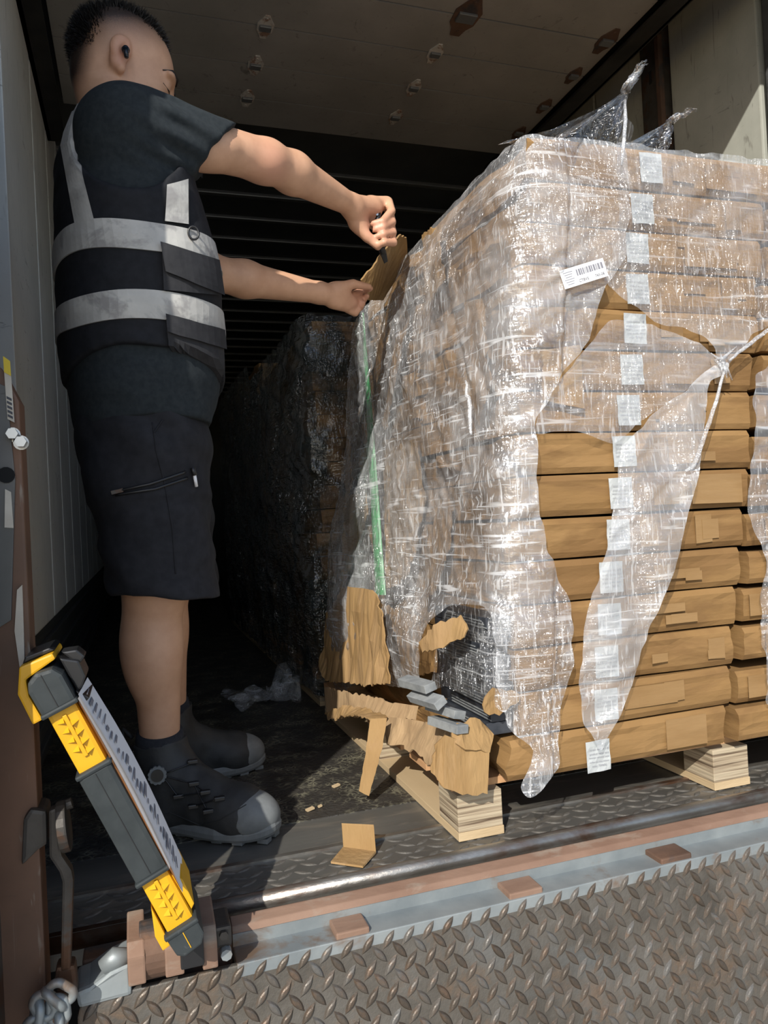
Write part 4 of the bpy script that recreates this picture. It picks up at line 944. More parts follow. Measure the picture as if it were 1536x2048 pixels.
# arms
B.rc(RS, RE, .052, .045, k=.02); B.el(RS+(RE-RS)*.5+[0, -.002, -.010], (.07, .044, .042), k=.02)
B.el(RE+np.array([-.012, -.012, -.022]), (.032, .03, .026), k=.03)
m1 = RE+(RW_-RE)*.28+np.array([0, 0, .004]); B.rc(RE, m1, .044, .046, k=.02); B.rc(m1, RW_, .046, .027, k=.02)
B.rc(LS, LE, .056, .045, k=.03); m2 = LE+(LW_-LE)*.3; B.rc(LE, m2, .043, .045, k=.02); B.rc(m2, LW_, .045, .028, k=.02)
# right hand: fist on the knife handle
def hp_(px, py, Y): return W(px, py, Y=Y)
B.rc(RW_, hp_(742, 418, 1.895), .028, .031, k=.015); B.rc(hp_(708, 425, 1.85), hp_(722, 452, 1.875), .026, .024, k=.015)
B.rc(hp_(742, 412, 1.90), hp_(772, 405, 1.915), .026, .017, k=.012); B.rc(hp_(740, 440, 1.90), hp_(775, 465, 1.925), .02, .014, k=.01)
FK = 0.0012
for i, (my, ty) in enumerate(((404, 447), (426, 459), (447, 473), (467, 489))):
    a = hp_(777+i*1.5, my, 1.915); p = hp_(783+i*1.2, my+18, 1.868); q = hp_(765+i*1.0, ty-4, 1.846); t = hp_(747+i*3.6, ty, 1.853)
    B.rc(a, p, .0125, .0112, k=FK*4); B.rc(p, q, .0110, .0100, k=FK*2); B.rc(q, t, .0098, .0082, k=FK*2)
B.rc(hp_(712, 448, 1.862), hp_(734, 474, 1.862), .019, .0135, k=.012); B.rc(hp_(734, 474, 1.862), hp_(756, 494, 1.860), .0125, .0095, k=.005)
# left hand: pinching the film
B.rc(LW_, hp_(680, 592, 2.0), .028, .027, k=.015); B.rc(hp_(672, 585, 1.995), hp_(700, 605, 2.02), .027, .022, k=.012); B.rc(hp_(665, 605, 1.99), hp_(690, 612, 2.01), .018, .016, k=.012)
B.rc(hp_(672, 578, 1.985), hp_(706, 568, 1.985), .018, .013, k=.012); B.rc(hp_(706, 568, 1.985), hp_(738, 574, 2.0), .0128, .0095, k=.004)
for i, (x0, y0, x1, y1, x2, y2) in enumerate(((704, 590, 724, 583, 741, 577), (706, 602, 726, 600, 734, 592), (702, 612, 720, 615, 726, 606), (696, 619, 710, 626, 718, 618))):
    a, p, t = hp_(x0, y0, 2.02), hp_(x1, y1, 2.05-.006*i), hp_(x2, y2, 2.025)
    B.rc(a, p, .0115, .0105, k=.004); B.rc(p, t, .0104, .0085, k=.003)
# legs
RH_, RK, RA = np.array([.03, 1.66, .86]), np.array([.03, 1.685, .53]), np.array([.028, 1.75, .17])
LH_, LK, LA = np.array([.05, 1.80, .86]), np.array([.058, 1.95, .53]), np.array([.06, 2.05, .17])
for Hh, K, A_ in ((RH_, RK, RA), (LH_, LK, LA)):
    B.rc(Hh, K, .085, .062, k=.03); B.rc(K, A_, .058, .041, k=.03)
    c = K+(A_-K)*.33+np.array([-.018, .0, 0]); B.el(c, (.058, .058, .115), k=.03); B.el(c+[.012, -.008, .01], (.055, .06, .10), k=.02)
BV, BF = B.mesh(); BV = smooth_verts(BV, BF, 2)
def m_skin():
    m, nt, p = nmat('skin'); at = nt.nodes.new('ShaderNodeAttribute'); at.attribute_name = 'tone'; v = tcoord(nt)
    base = ramp(nt, noise_n(nt, v, 28, 4, .6), [(.35, (.56, .315, .195)), (.65, (.63, .365, .23))])
    sep = nt.nodes.new('ShaderNodeSeparateColor'); nt.links.new(at.outputs['Color'], sep.inputs[0])
    c = mixc(nt, base, (.50, .20, .14), mth(nt, 'MULTIPLY', sep.outputs[1], .6))
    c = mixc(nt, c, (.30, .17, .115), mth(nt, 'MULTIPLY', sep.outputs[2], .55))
    st = mth(nt, 'MULTIPLY', sep.outputs[0], mth(nt, 'ADD', .55, mth(nt, 'MULTIPLY', noise_n(nt, v, 900, 2), .9)))
    c = mixc(nt, c, (.012, .010, .010), mth(nt, 'MINIMUM', st, .97))
    nt.links.new(c, p.inputs['Base Color']); p.inputs['Roughness'].default_value = .48; p.inputs['Subsurface Weight'].default_value = .0; p.inputs['Subsurface Radius'].default_value = (.012, .005, .003); p.inputs['Subsurface Scale'].default_value = .6
    nt.links.new(bump(nt, noise_n(nt, v, 260, 3), .12, .001), p.inputs['Normal']); return m
M['skin'] = m_skin()
per = mk('person', BV, BF, M['skin'], smooth=True)
tag(per, 'man in black vest with grey reflective bands, shorts and boots, cutting film', 'person')
# tone attribute: r = shaved hair, g = redness, b = darker lower legs
rel = (BV-hd(0, 0, 0)); lf, lr, lu = rel@HF/HS, rel@HR/HS, rel@HU/HS
hl = np.clip(((-lf*.55+lu*.85)-.006)/.085, 0, 1)*np.clip((lu+.06)/.05, 0, 1)*np.clip((.083-lf)/.03, 0, 1)
hl = np.where((lu > -.1) & (np.sqrt(lf**2+lr**2+lu**2) < .2), hl, 0); ear = np.exp(-((lf+.004)/.022)**2-((np.abs(lr)-.085)/.014)**2-(lu/.036)**2); hl = hl*(1-np.clip(ear*1.6, 0, 1))
back = np.clip((-lf-.045)/.035, 0, 1)*np.clip((lu+.10)/.05, 0, 1)*(np.sqrt(lf**2+lr**2+lu**2) < .2); hl = np.maximum(hl**1.25, back)
brow = np.exp(-((lf-.098)/.02)**2-((np.abs(lr)-.034)/.022)**2-((lu-.026)/.006)**2); hl = np.maximum(hl, brow*.8)
red = np.clip(ear, 0, 1)
for c, r in ((hp_(760, 460, 1.86), .06), (hp_(720, 595, 2.02), .05), (RE+[0, -.03, -.02], .05)): red = np.maximum(red, np.exp(-(((BV-c)**2).sum(1))/r**2)*.8)
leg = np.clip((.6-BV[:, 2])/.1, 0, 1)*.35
ca = per.data.color_attributes.new('tone', 'FLOAT_COLOR', 'POINT')
ca.data.foreach_set('color', np.stack([hl, red, leg, np.ones(len(BV))], -1).astype(np.float32).ravel())
# hair blades
b = MB(); n = 0
hv = []
while n < 7500:
    d = rng.normal(0, 1, 3); d /= np.linalg.norm(d)
    l = np.array([-.012, 0, .045])+d*np.array([.098, .077, .088])
    top = np.clip((l[2]-.088)/.025, 0, 1)*np.clip((.078-l[0])/.03, 0, 1)*np.clip((.062-abs(l[1]))/.02, 0, 1); bk = np.clip((-l[0]-.052)/.03, 0, 1)*np.clip((l[2]+.065)/.05, 0, 1)
    w = max(top, bk)
    if rng.random() > w: continue
    P0 = hd(*l); nd = d/np.array([.098, .077, .088]); nd = HF*nd[0]+HR*nd[1]+HU*nd[2]; nd /= np.linalg.norm(nd)
    dr = nd+rng.normal(0, .35, 3)+HF*.15; dr /= np.linalg.norm(dr); L = (.009+.012*rng.random())*(.5+.5*w)
    sd = np.cross(dr, rng.normal(0, 1, 3)); sd /= np.linalg.norm(sd); w_ = .0011
    b.add([P0-nd*.003-sd*w_, P0-nd*.003+sd*w_, P0+dr*L*.6+sd*w_*.6, P0+dr*L, P0+dr*L*.6-sd*w_*.6], [(0, 1, 2, 3, 4)]); n += 1
b.build('hair', M['hair'], per, fix=False)['label'] = 'short spiky black hair with faded sides'
bodyb = BVHTree.FromPolygons([tuple(v) for v in BV], [tuple(int(i) for i in f) for f in BF])
def onhead(f, r, u, off):
    p = hd(f, r, u); q = bodyb.find_nearest(Vector(p)); return np.array(q[0])+np.array(q[1])*off
for sd in (1, -1):
    MB().tube([onhead(.075, .062*sd, .022, .0015), onhead(.092, .050*sd, .034, .0025), onhead(.108, .034*sd, .036, .003), onhead(.115, .014*sd, .030, .002)], [.001, .0032, .004, .0025], 6).build('eyebrow', M['hair'], per, smooth=True)
    MB().tube([onhead(.080, .055*sd, -.004, .0005), onhead(.098, .042*sd, -.006, .001), onhead(.108, .026*sd, -.004, .001)], [.0006, .0014, .0008], 6).build('eyelash', M['hair'], per, smooth=True)
# earbud
c = hd(.003, .094, .004); b = MB(); b.tube([c-HR*.008, c, c+HR*.007], [.006, .0085, .0055], 12)
b.tube([c+HR*.004, c+HR*.006-HU*.018+HF*.007], [.0055, .0042], 10)
b.build('earbud', M['earbud'], per, smooth=True)['label'] = 'black wireless earbud in the right ear'

def bvh(V, F): return BVHTree.FromPolygons([tuple(v) for v in V], [tuple(int(i) for i in f) for f in F])
def hit(bv, px, py, off=0.0):
    r = ray(px, py); r = r/np.linalg.norm(r); h = bv.ray_cast(Vector(CPOS), Vector(r))
    if h[0] is None: return None
    nn = np.array(h[1]); 
    if nn@r > 0: nn = -nn
    return np.array(h[0])+nn*off
def patch(name, bv, quad, nu, nv, off, th, m, parent, lab=None, wav=0.0):
    """a cloth patch laid on a garment between four corner directions"""
    q = [np.array(p, float) for p in quad]; V = []; last = None
    for i in range(nu+1):
        for j in range(nv+1):
            u, v = i/nu, j/nv; p = (q[0]*(1-u)+q[1]*u)*(1-v)+(q[3]*(1-u)+q[2]*u)*v
            h = hit(bv, p[0], p[1], off+wav*math.sin(u*9+v*4))
            last = V[-1] if j else (V[(i-1)*(nv+1)] if i else None)
            if h is None or (last is not None and np.linalg.norm(h-last) > .08): h = last
            V.append(h)
    first = next((h for h in V if h is not None), None)
    if first is None: return None
    V = np.array([first if h is None else h for h in V]); N = len(V); k = nv+1; cen = V.mean(0); vd = cen-CPOS; vd /= np.linalg.norm(vd)
    F = [(i*k+j, (i+1)*k+j, (i+1)*k+j+1, i*k+j+1) for i in range(nu) for j in range(nv)]
    bd = [i*k for i in range(nu+1)]+[nu*k+j for j in range(1, k)]+[i*k+nv for i in range(nu-1, -1, -1)]+[j for j in range(nv-1, 0, -1)]
    V2 = np.concatenate([V, V+vd*th]); F2 = F+[tuple(N+x for x in reversed(f)) for f in F]+[(bd[i], bd[(i+1) % len(bd)], N+bd[(i+1) % len(bd)], N+bd[i]) for i in range(len(bd))]
    o = mk(name, V2, F2, m, parent, smooth=False); recalc(o)
    if lab: o['label'] = lab
    return o
def pline(name, bv, pts, r, off, m, parent, n=6):
    P = []
    for (a, b_) in zip(pts[:-1], pts[1:]):
        for s in range(8):
            h = hit(bv, a[0]+(b_[0]-a[0])*s/8, a[1]+(b_[1]-a[1])*s/8, off)
            if h is not None and (not P or np.linalg.norm(h-P[-1]) < .06): P.append(h)
    return MB().tube(P, r, n).build(name, m, parent, smooth=True)

# t-shirt
S = SDF((-.22, 1.36, .84), (.42, 2.06, 1.62), .0045)
S.stack([t for t in TOR if t[0] < 1.56], TH, .0, k=.03)
SE = W(424, 306, Y=1.595); S.rc(RS+[.0, .006, .004], SE+(SE-RS)*.5, .072, .070, k=.04); S.el(RS+[-.020, .025, .0], (.084, .070, .076), k=.04); S.rc(LS, LS+(LE-LS)*.4, .070, .058, k=.04)
ad = (SE-RS)/np.linalg.norm(SE-RS)
cn = W(424, 306, Y=1.56)
pl = np.array([.80, .10, -.58]); pl /= np.linalg.norm(pl)
def shirt_cut(X, Y, Z):
    a = np.maximum((X-cn[0])*pl[0]+(Y-cn[1])*pl[1]+(Z-cn[2])*pl[2], 1.31-Z+0*X+0*Y)
    armz = (X-cn[0])*pl[0]+(Y-cn[1])*pl[1]+(Z-cn[2])*pl[2]
    return np.where(((Y < 1.66) & (X > .13)) | ((Y < 1.76) & (X > .175)), np.where(Z > 1.28, armz, -1), -1)+0*Z
S.cut(shirt_cut); S.cut(lambda X, Y, Z: (.884+.006*np.sin(X*20)-Z)+0*Y)
def cloth(P, seed, amp, d=(9, 9, 30)): return amp*(vnoise(P, d, seed)+.5*vnoise(P, np.array(d)*2.2, seed+1))
S.disp(lambda P: cloth(P, 3, .0035, (10, 10, 22))+-.008*np.sin(((P-RS)@np.array([.35, -.2, 1.0]))*170+3*vnoise(P, 9, 4))*np.clip(1-np.abs((P-W(350, 250, Y=1.5)))/.12, 0, 1).prod(1))
SV, SF = S.mesh(); SV = smooth_verts(SV, SF, 2); shb = bvh(SV, SF)
shirt = mk('t_shirt', SV, SF, M['shirt'], per, smooth=True); shirt['label'] = 'black cotton t-shirt with short sleeves'
# vest
Vs = SDF((-.22, 1.40, .88), (.28, 1.96, 1.62), .0045)
Vs.stack(TOR[1:-1], TH, .011, k=.02)
Vs.el((W(255, 272, Y=1.5)[0], 1.50, W(255, 272, Y=1.5)[2]), (.098, .19, .106), k=.012, sub=True); Vs.el((.03, 1.84, 1.43), (.11, .13, .11), k=.012, sub=True)
def hem(X, Y, Z):
    ph = np.arctan2((X-.03)*RT[0]+(Y-1.68)*RT[1], (X-.03)*FW[0]+(Y-1.68)*FW[1])
    return .955+.062*np.clip(np.sin(ph), 0, 1)**1.5+.03*np.clip(-np.cos(ph), 0, 1)-Z
Vs.cut(hem); Vs.disp(lambda P: cloth(P, 13, .0035, (8, 8, 18)))
VV, VF = Vs.mesh(); VV = smooth_verts(VV, VF, 2); vb = bvh(VV, VF)
vest = mk('safety_vest', VV, VF, M['vest'], per, smooth=True); vest['label'] = 'black safety vest with grey reflective bands'
def band(name, zc, hw, ph0, ph1, off, m, n=72, zfun=None, nz=4):
    V = []; keep = []
    for i in range(n+1):
        ph = ph0+(ph1-ph0)*i/n
        for j in range(nz+1):
            z = zc+(j/nz*2-1)*hw+(zfun(ph) if zfun else 0)
            cx, cy = np.interp(z, [t[0] for t in TOR], [t[1] for t in TOR]), np.interp(z, [t[0] for t in TOR], [t[2] for t in TOR])
            d = FW*math.cos(ph)+RT*math.sin(ph); o_ = np.array([cx, cy, z])
            h = vb.ray_cast(Vector(o_+d*.4), Vector(-d))
            V.append(np.array(h[0])+d*off if h[0] is not None else o_+d*.17)
    V = np.array(V); N = len(V); k = nz+1; C_ = np.array([.03, 1.68, 0]); dd = V-C_; dd[:, 2] = 0; dd /= np.linalg.norm(dd, axis=1)[:, None]
    F = [(i*k+j, (i+1)*k+j, (i+1)*k+j+1, i*k+j+1) for i in range(n) for j in range(nz)]
    V2 = np.concatenate([V, V-dd*.004]); F2 = F+[tuple(N+x for x in reversed(f)) for f in F]
    F2 += [(i*k, (i+1)*k, N+(i+1)*k, N+i*k) for i in range(n)]+[(i*k+nz, N+i*k+nz, N+(i+1)*k+nz, (i+1)*k+nz) for i in range(n)]
    o = mk(name, V2, F2, m, vest, smooth=False); recalc(o); return o
z1 = W(270, 466, Y=1.48)[2]; z2 = W(270, 607, Y=1.48)[2]
band('reflective_band', z1, .027, -PI, PI, .0035, M['reflect'], zfun=lambda p: .004*math.sin(p*3)); band('reflective_band', z2, .027, -PI, PI, .0035, M['reflect'], zfun=lambda p: .003*math.sin(p*4+1))
patch('reflective_strap', vb, [(332, 372), (372, 360), (374, 450), (328, 444)], 6, 8, .006, .003, M['reflect'], vest)
patch('reflective_strap', vb, [(124, 292), (151, 284), (190, 440), (153, 453)], 6, 12, .0035, .003, M['reflect'], vest)
patch('reflective_strap', vb, [(140, 222), (166, 205), (151, 284), (124, 293)], 6, 8, .0035, .003, M['reflect'], vest)
M['pocketm'] = mat('vest_pocket_fabric', (.020, .020, .023), (.028, .028, .031), sc=60, rough=.75, bmp=.2, bsc=20, spec=.3)
patch('pocket', vb, [(322, 500), (428, 520), (436, 590), (326, 582)], 10, 8, .008, .006, M['pocketm'], vest)
patch('pocket_flap', vb, [(318, 488), (427, 522), (437, 590), (328, 545)], 10, 6, .014, .004, M['pocketm'], vest)
patch('pocket', vb, [(330, 640), (440, 665), (442, 760), (335, 690)], 10, 8, .008, .006, M['pocketm'], vest)
patch('pocket_flap', vb, [(328, 628), (438, 660), (441, 700), (332, 664)], 10, 5, .014, .004, M['pocketm'], vest)
h = hit(vb, 381, 470, .010); ring = []
for k in range(16):
    a = 2*PI*k/16; ring.append(h+np.array([.010*math.cos(a), .0, .013*math.sin(a)]))
MB().tube(ring, .0022, 6, closed=True).build('d_ring', M['blackplastic'], vest, smooth=True)
# shorts
H = SDF((-.2, 1.46, .48), (.3, 2.14, .96), .0048)
H.stack([(.74, .03, 1.71, .115, .15), (.82, .024, 1.71, .130, .165), (.93, .022, 1.70, .134, .166)], TH, 0, k=.02)
H.rc(RH_+[-.012, .01, -.01], np.array([.055, 1.68, .50]), .125, .108, k=.03); H.rc(LH_+[0, -.005, 0], np.array([.085, 1.93, .50]), .115, .104, k=.03)
H.cut(lambda X, Y, Z: (.528-.10*(X-.06)+.02*(Y-1.7)-Z)); H.cut(lambda X, Y, Z: Z-.93+0*X+0*Y)
H.disp(lambda P: cloth(P, 23, .005, (9, 9, 14))+.003*np.sin(P[:, 2]*60+P[:, 0]*40+4*vnoise(P, 6, 25)))
HV, HFc = H.mesh(); HV = smooth_verts(HV, HFc, 2); hb = bvh(HV, HFc)
shorts = mk('shorts', HV, HFc, M['shorts'], per, smooth=True); shorts['label'] = 'dark work shorts with a slanted zip pocket'
pline('pocket_zip', hb, [(228, 984), (300, 968), (380, 940)], .003, .002, M['blackplastic'], shorts); pline('pocket_zip', hb, [(232, 990), (310, 978), (384, 952)], .003, .002, M['blackplastic'], shorts)
pline('side_seam', hb, [(305, 845), (312, 900), (330, 970), (345, 1060), (352, 1160)], .0016, .0005, M['shorts'], shorts); pline('slant_pocket_edge', hb, [(325, 840), (305, 870)], .002, .0005, M['shorts'], shorts)
c = hit(hb, 236, 983, .004); MB().box(c, (.012, .004, .004), [(.95, 0, .2), (0, 1, 0), (-.2, 0, .95)]).build('zip_pull', M['steel_dark'], shorts, bevel=.001)
h1, h2, h3 = hit(hb, 381, 936, .006), hit(hb, 384, 950, .008), hit(hb, 389, 972, .006)
o = MB().tube([h1, h2], .005, 8).build('pen_clip', M['blackplastic'], shorts, smooth=True); MB().tube([h2, h3], .0035, 8).build('pen_barrel', M['paper'], shorts, smooth=True)
# boots
def boot(heel, toe, ankle, near):
    d = np.array([toe[0]-heel[0], toe[1]-heel[1], 0]); L = np.linalg.norm(d); d /= L; r = np.array([d[1], -d[0], 0]); o0 = np.array([heel[0], heel[1], 0])
    l = lambda a, b_, c: o0+d*a+r*b_+UP*c
    fr = [d, r, UP]
    G = SDF(np.minimum(heel, toe).tolist()[:2]+[0.0] if False else (min(heel[0], toe[0])-.12, min(heel[1], toe[1])-.12, .0), (max(heel[0], toe[0])+.12, max(heel[1], toe[1])+.12, .24), .0036)
    G.el(l(L-.075, .0, .048), (.078, .056, .050), fr); G.rc(l(.06, 0, .055), l(L-.09, 0, .048), .046, .050, k=.03); G.el(l(.045, 0, .05), (.052, .043, .055), fr, k=.03)
    sh = l(.062, 0, 0); a2 = np.array([ankle[0], ankle[1], .20]); sh2 = np.array([sh[0], sh[1], .07])
    G.rc(sh2, a2, .050, .058, k=.04); G.rc(l(.09, 0, .125), l(L-.10, 0, .062), .048, .038, k=.04)
    G.cut(lambda X, Y, Z: .020-Z+0*X+0*Y); G.cut(lambda X, Y, Z: Z-.198-.10*((X-a2[0])*d[0]+(Y-a2[1])*d[1]))
    G.disp(lambda P: .0018*vnoise(P, 40, 5)+.0025*np.clip(np.sin(((P-o0)@d)*70+P[:, 2]*40), 0, 1)*np.exp(-((((P-o0)@d)-L*.62)/.05)**2))
    V, F = G.mesh(); V = smooth_verts(V, F, 2); bo = mk('boot', V, F, M['boot'], per, smooth=True)
    bo['label'] = 'black work boot with grey rubber toe' if near else 'black work boot of the far foot'
    def outl(g):
        P = []
        for t in np.linspace(0, 2*PI, 56, endpoint=False):
            cx = math.cos(t); sx = math.sin(t); x = L/2+(L/2+.004+g)*np.sign(cx)*abs(cx)**.85; wdt = .040+.016*np.clip((x-L*.35)/(L*.3), 0, 1)+g; P.append((x, wdt*np.sign(sx)*abs(sx)**.7))
        return P
    b = MB(); lv = [(outl(-.002), .006), (outl(.002), .012), (outl(.003), .022), (outl(-.001), .034)]
    V = [l(x, y, z+.010*max(0, (x-L*.8)/(L*.2))**2) for Q, z in lv for x, y in Q]; n = 56
    F = [(k*n+i, k*n+(i+1) % n, (k+1)*n+(i+1) % n, (k+1)*n+i) for k in range(3) for i in range(n)]+[tuple(range(n-1, -1, -1)), tuple(3*n+i for i in range(n))]
    b.add(V, F); so = b.build('sole', M['rubber'], bo, smooth=False)
    for i in range(7):
        for s in (-1, 1):
            x = L*(.06+.15*i)-.006; w = (.026+.014*min(1, max(0, (x-L*.35)/(L*.3))))*(1 if x < L*.9 else .6)
            MB().box(l(x, s*w*.75, .005), (.012, w*.42, .005), fr).build('tread_lug', M['rubber'], so, bevel=.001)
    T_ = SDF((min(heel[0], toe[0])-.12, min(heel[1], toe[1])-.12, .0), (max(heel[0], toe[0])+.12, max(heel[1], toe[1])+.12, .16), .0036)
    T_.el(l(L-.073, .0, .048), (.080, .0585, .053), fr); T_.cut(lambda X, Y, Z: .022-Z+0*X+0*Y); T_.cut(lambda X, Y, Z: (L-.068-.35*Z+.02)-((X-o0[0])*d[0]+(Y-o0[1])*d[1]))
    V, F = T_.mesh(); V = smooth_verts(V, F, 2); mk('toe_cap', V, F, M['rubber'], bo, smooth=True)
    return bo, l, fr, L
bo, l, fr, L = boot((-.012, 1.785), (.250, 1.588), RA, True)
bo2, l2, fr2, L2 = boot((-.012, 2.03), (.300, 2.09), LA, False)
bb = bvh([tuple(np.array(v.co)+wloc(bo)) for v in bo.data.vertices], [tuple(p.vertices) for p in bo.data.polygons])
c = hit(bb, 316, 1548, .004); ax = CPOS-c; ax[2] = .1; ax /= np.linalg.norm(ax); w = np.cross(ax, UP); w /= np.linalg.norm(w); u2 = np.cross(w, ax)
gear = [c+(w*math.cos(2*PI*k/36)+u2*math.sin(2*PI*k/36))*(.0195 if k % 3 else .0175) for k in range(36)]
dial = MB().prism(gear, ax*.010).build('lace_dial', M['rubber'], bo); MB().tube([c+ax*.009, c+ax*.0125], .013, 20).build('dial_face', M['blackplastic'], dial)
for px, py in ((388, 1568), (412, 1585), (440, 1598), (388, 1612), (418, 1622), (358, 1592), (384, 1525)):
    h = hit(bb, px, py, .003)
    if h is not None: MB().box(h, (.011, .007, .0045), [w, ax, u2]).build('lace_hook', M['blackplastic'], bo, bevel=.002)
for pts in ([(330, 1552), (388, 1568), (412, 1585)], [(330, 1556), (358, 1592), (412, 1585)], [(388, 1612), (440, 1598)], [(388, 1568), (418, 1622)], [(335, 1545), (385, 1528)]): 
    pline('lace', bb, pts, .0014, .0045, M['blackplastic'], bo)
pline('welt_seam', bb, [(300, 1640), (340, 1625), (400, 1650), (440, 1640), (500, 1605)], .0012, .0008, M['boot'], bo)
lp = [np.array([RA[0]-.058, RA[1]+.03, .175]), np.array([RA[0]-.078, RA[1]+.03, .20]), np.array([RA[0]-.075, RA[1]+.03, .225]), np.array([RA[0]-.058, RA[1]+.02, .205])]
MB().tube(lp, .005, 8).build('pull_loop', M['boot'], bo, smooth=True)
for A_ in (RA, LA):
    b = MB(); K = RK if A_ is RA else LK
    ax_ = (K-A_)/np.linalg.norm(K-A_); b.tube([A_+ax_*.0, A_+ax_*.035, A_+ax_*.052], [.054, .052, .049], 28); b.build('sock', M['sock'], per, smooth=True)
# knife in the right hand
kn = empty('utility_knife', hp_(765, 500, 1.875), 'black knife held in the fist against the film', 'knife')
MB().tube([hp_(754, 418, 1.885), hp_(757, 450, 1.882), hp_(763, 498, 1.88), hp_(766, 508, 1.885)], [.009, .0105, .0105, .008], 12).build('handle', M['blackplastic'], kn, smooth=True)
b = MB(); b.prism([hp_(758, 500, 1.884), hp_(772, 500, 1.884), hp_(776, 523, 1.90), hp_(769, 527, 1.905)], (0, .004, .001)); b.build('blade', M['blackplastic'], kn, bevel=.001)
c = hp_(754, 428, 1.872); MB().tube([c, c+[0, .012, 0]], .004, 8).build('rivet', M['chrome'], kn)

# ================================================================== clipboard case
CYN = 1.150; Tp = W(104, 1388, Y=CYN); Bp = W(366, 1862, Y=CYN); ca_ = Bp-Tp; CL = np.linalg.norm(ca_); ca_ /= CL; cn_ = np.array([0, 1.0, 0]); ct = np.cross(ca_, cn_); ct = ct if ct[0] > 0 else -ct
ca_ = ca_*CL/.433; ct = ct*CL/.433; CL = .433
CFR = [ca_, ct, cn_]; CT = .035; CD = .062
cl = empty('clipboard_case', Bp+[0, CD, -.02], 'yellow and charcoal clipboard storage case leaning on the lift hinge', 'clipboard')
def cb(a0, a1, t0, t1, n0, n1, name, m, parent=cl, bevel=.003, **k):
    c = Tp+ca_*(a0+a1)/2+ct*(t0+t1)/2+cn_*(n0+n1)/2
    return MB().box(c, (abs(a1-a0)/2, abs(t1-t0)/2, abs(n1-n0)/2), CFR).build(name, m, parent, bevel=bevel, **k)
def cprism(name, prof, n0, n1, m, parent=cl, bevel=.003):
    b = MB(); b.prism([Tp+ca_*a+ct*t+cn_*n0 for a, t in prof], cn_*(n1-n0)); return b.build(name, m, parent, bevel=bevel)
body = cprism('case_body', [(.0, -.0225), (.0, .0225), (CL, .0225), (CL, -.0225)], .004, 2*CD, M['yellow'], bevel=.006)
grip = cb(.132, .331, -.0265, .0265, -.004, 2*CD-.01, 'grip', M['greyplastic'], bevel=.007)
for a in (.134, .329): cb(a-.004, a+.004, -.0285, .0285, -.006, 2*CD-.01, 'grip_rim', M['greyplastic'], grip, bevel=.003)
cb(.14, .322, -.0006, .0006, -.0046, -.003, 'mould_seam', M['blackplastic'], grip, bevel=0)
cap = cprism('end_cap', [(.027, -.0265), (.027, .0265), (-.020, .0265), (-.036, .018), (-.040, -.006), (-.032, -.022), (-.018, -.0275)], -.006, 2*CD, M['greyplastic'], bevel=.006)
cb(.021, .029, -.0285, .0285, -.008, 2*CD, 'cap_rim', M['greyplastic'], cap); cb(-.034, .022, -.0006, .0006, -.0068, -.004, 'mould_seam', M['blackplastic'], cap, bevel=0)
cap2 = cprism('end_cap', [(.426, -.0265), (.426, .0265), (.452, .0265), (.466, .016), (.468, -.014), (.460, -.024)], -.006, 2*CD, M['greyplastic'], bevel=.003)
cb(.423, .431, -.0285, .0285, -.008, 2*CD, 'cap_rim', M['greyplastic'], cap2); cb(.432, .460, -.0006, .0006, -.0072, -.005, 'yellow_seam', M['yellow'], cap2, bevel=0)
for a0 in (.044, .345):
    cb(a0-.006, a0+.066, -.0032, .0032, .0005, .006, 'rib_spine', M['yellow'], body, bevel=.001)
    for k in range(4):
        a = a0+k*.0165
        for sgn in (-1, 1):
            aa = a+(.009 if sgn > 0 else 0)
            b = MB(); P0 = [Tp+ca_*(aa-.005)+ct*sgn*.003+cn_*.0045, Tp+ca_*(aa+.006)+ct*sgn*.003+cn_*.0045, Tp+ca_*(aa+.002)+ct*sgn*.0165+cn_*.0045, Tp+ca_*(aa+.004)+ct*sgn*.004+cn_*-.0035]
            b.add(P0, [(0, 1, 2), (0, 3, 1), (1, 3, 2), (2, 3, 0)]); b.build('rib', M['yellow'], body)
brk = cprism('corner_bracket', [(-.022, -.044), (.030, -.046), (.030, -.030), (-.012, -.031), (-.036, -.024), (-.044, .026), (-.054, .026), (-.058, -.024)], .010, 2*CD, M['yellow'], bevel=.003)
cprism('bracket_edge', [(-.058, -.022), (-.055, .028), (-.062, .022), (-.066, -.014)], .03, 2*CD, M['blackplastic'], brk, bevel=.002)
clp = cprism('paper_clip', [(-.042, .029), (-.024, .052), (.004, .050), (.014, .040), (.020, .029)], .02, 2*CD-.03, M['blackplastic'], bevel=.003)
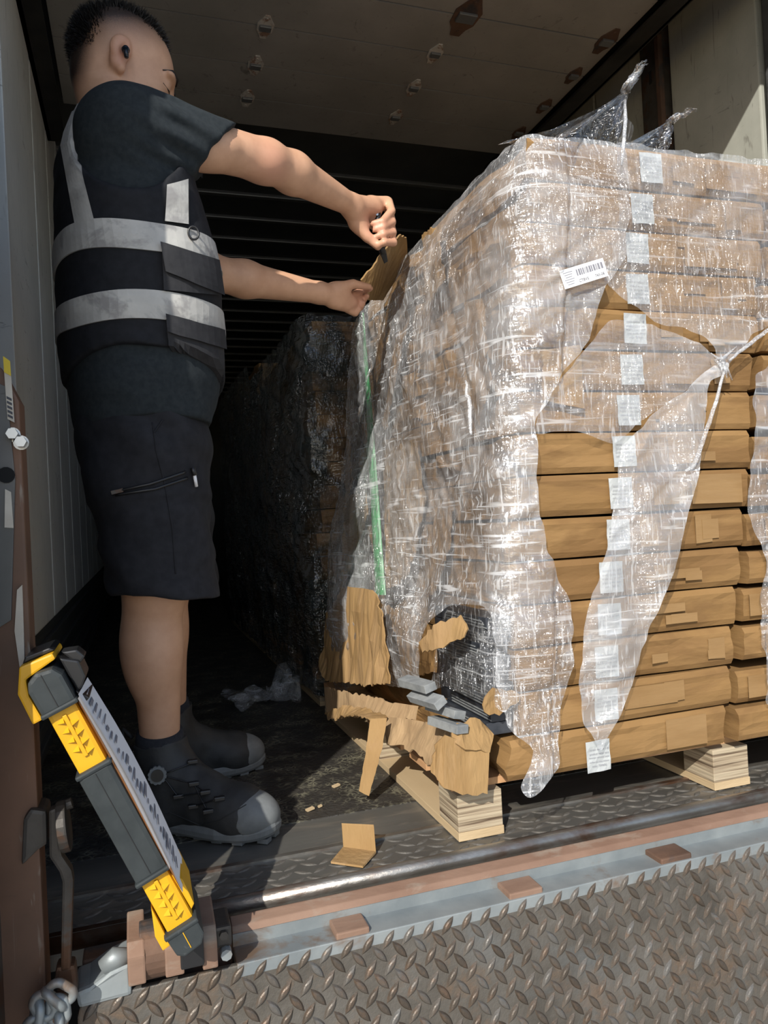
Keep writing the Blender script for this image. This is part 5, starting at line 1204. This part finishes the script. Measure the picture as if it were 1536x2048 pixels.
cprism('clip_lever', [(-.048, .034), (-.040, .056), (-.024, .062), (-.016, .047)], .03, 2*CD-.05, M['blackplastic'], clp, bevel=.003); cprism('clip_jaw', [(.014, .029), (.034, .042), (.038, .032)], .01, 2*CD-.02, M['blackplastic'], clp, bevel=.001)
cprism('side_tab', [(.372, -.024), (.418, -.040), (.445, -.040), (.444, -.026)], .004, .06, M['yellow'], bevel=.002)
cprism('side_tab', [(.345, .022), (.365, .034), (.41, .032), (.416, .024)], .01, 2*CD, M['yellow'], bevel=.002)
def sheet(name, a0, a1, t0, t1, n0, n1, lab, mtl, bow):
    V = []; K = 16
    for i in range(K+1):
        u = i/K; a = a0+(a1-a0)*u; t = t0+(t1-t0)*u+bow*math.sin(PI*u)
        for j in range(5):
            v = j/4; V.append(Tp+ca_*a+ct*(t+.006*v)+cn_*(n0+(n1-n0)*v+.004*math.sin(u*5)))
    F = [(i*5+j, (i+1)*5+j, (i+1)*5+j+1, i*5+j+1) for i in range(K) for j in range(4)]
    N = len(V); V = V+[v-ct*.0008 for v in V]; F = F+[tuple(N+x for x in reversed(f)) for f in F]
    return tag(recalc(mk(name, V, F, mtl)), lab, 'paper', 'papers on the clipboard')
ps = sheet('paper_sheet', .018, .372, .034, .029, -.010, .105, 'printed white sheet, uppermost on the clipboard case', M['paper'], .007)
sheet('paper_sheet', .024, .33, .030, .0285, -.005, .105, 'white sheet with a bent corner beneath the printed one', M['paper'], .002)
M['orangep'] = mat('orange_card', (.62, .33, .14), rough=.7)
sheet('paper_sheet', .03, .37, .0278, .0278, -.003, .105, 'thin orange card edge under the white sheets', M['orangep'], .0)
b = MB()
for k in range(26):
    a = .032+k*.0125; u = (a-.018)/.354; t = .034-.005*u+.007*math.sin(PI*u); w = random.choice((.02, .04, .06)); n0 = random.uniform(.0, .025); h = random.choice((.0012, .002, .0035))
    c = Tp+ca_*a+ct*(t+.0012+.006*(n0+w/2+.012)/.115+.0006)+cn_*(n0+w/2)
    b.box(c, (h, .0003, w/2), CFR)
b.build('sheet_print', M['greyprint'], ps)
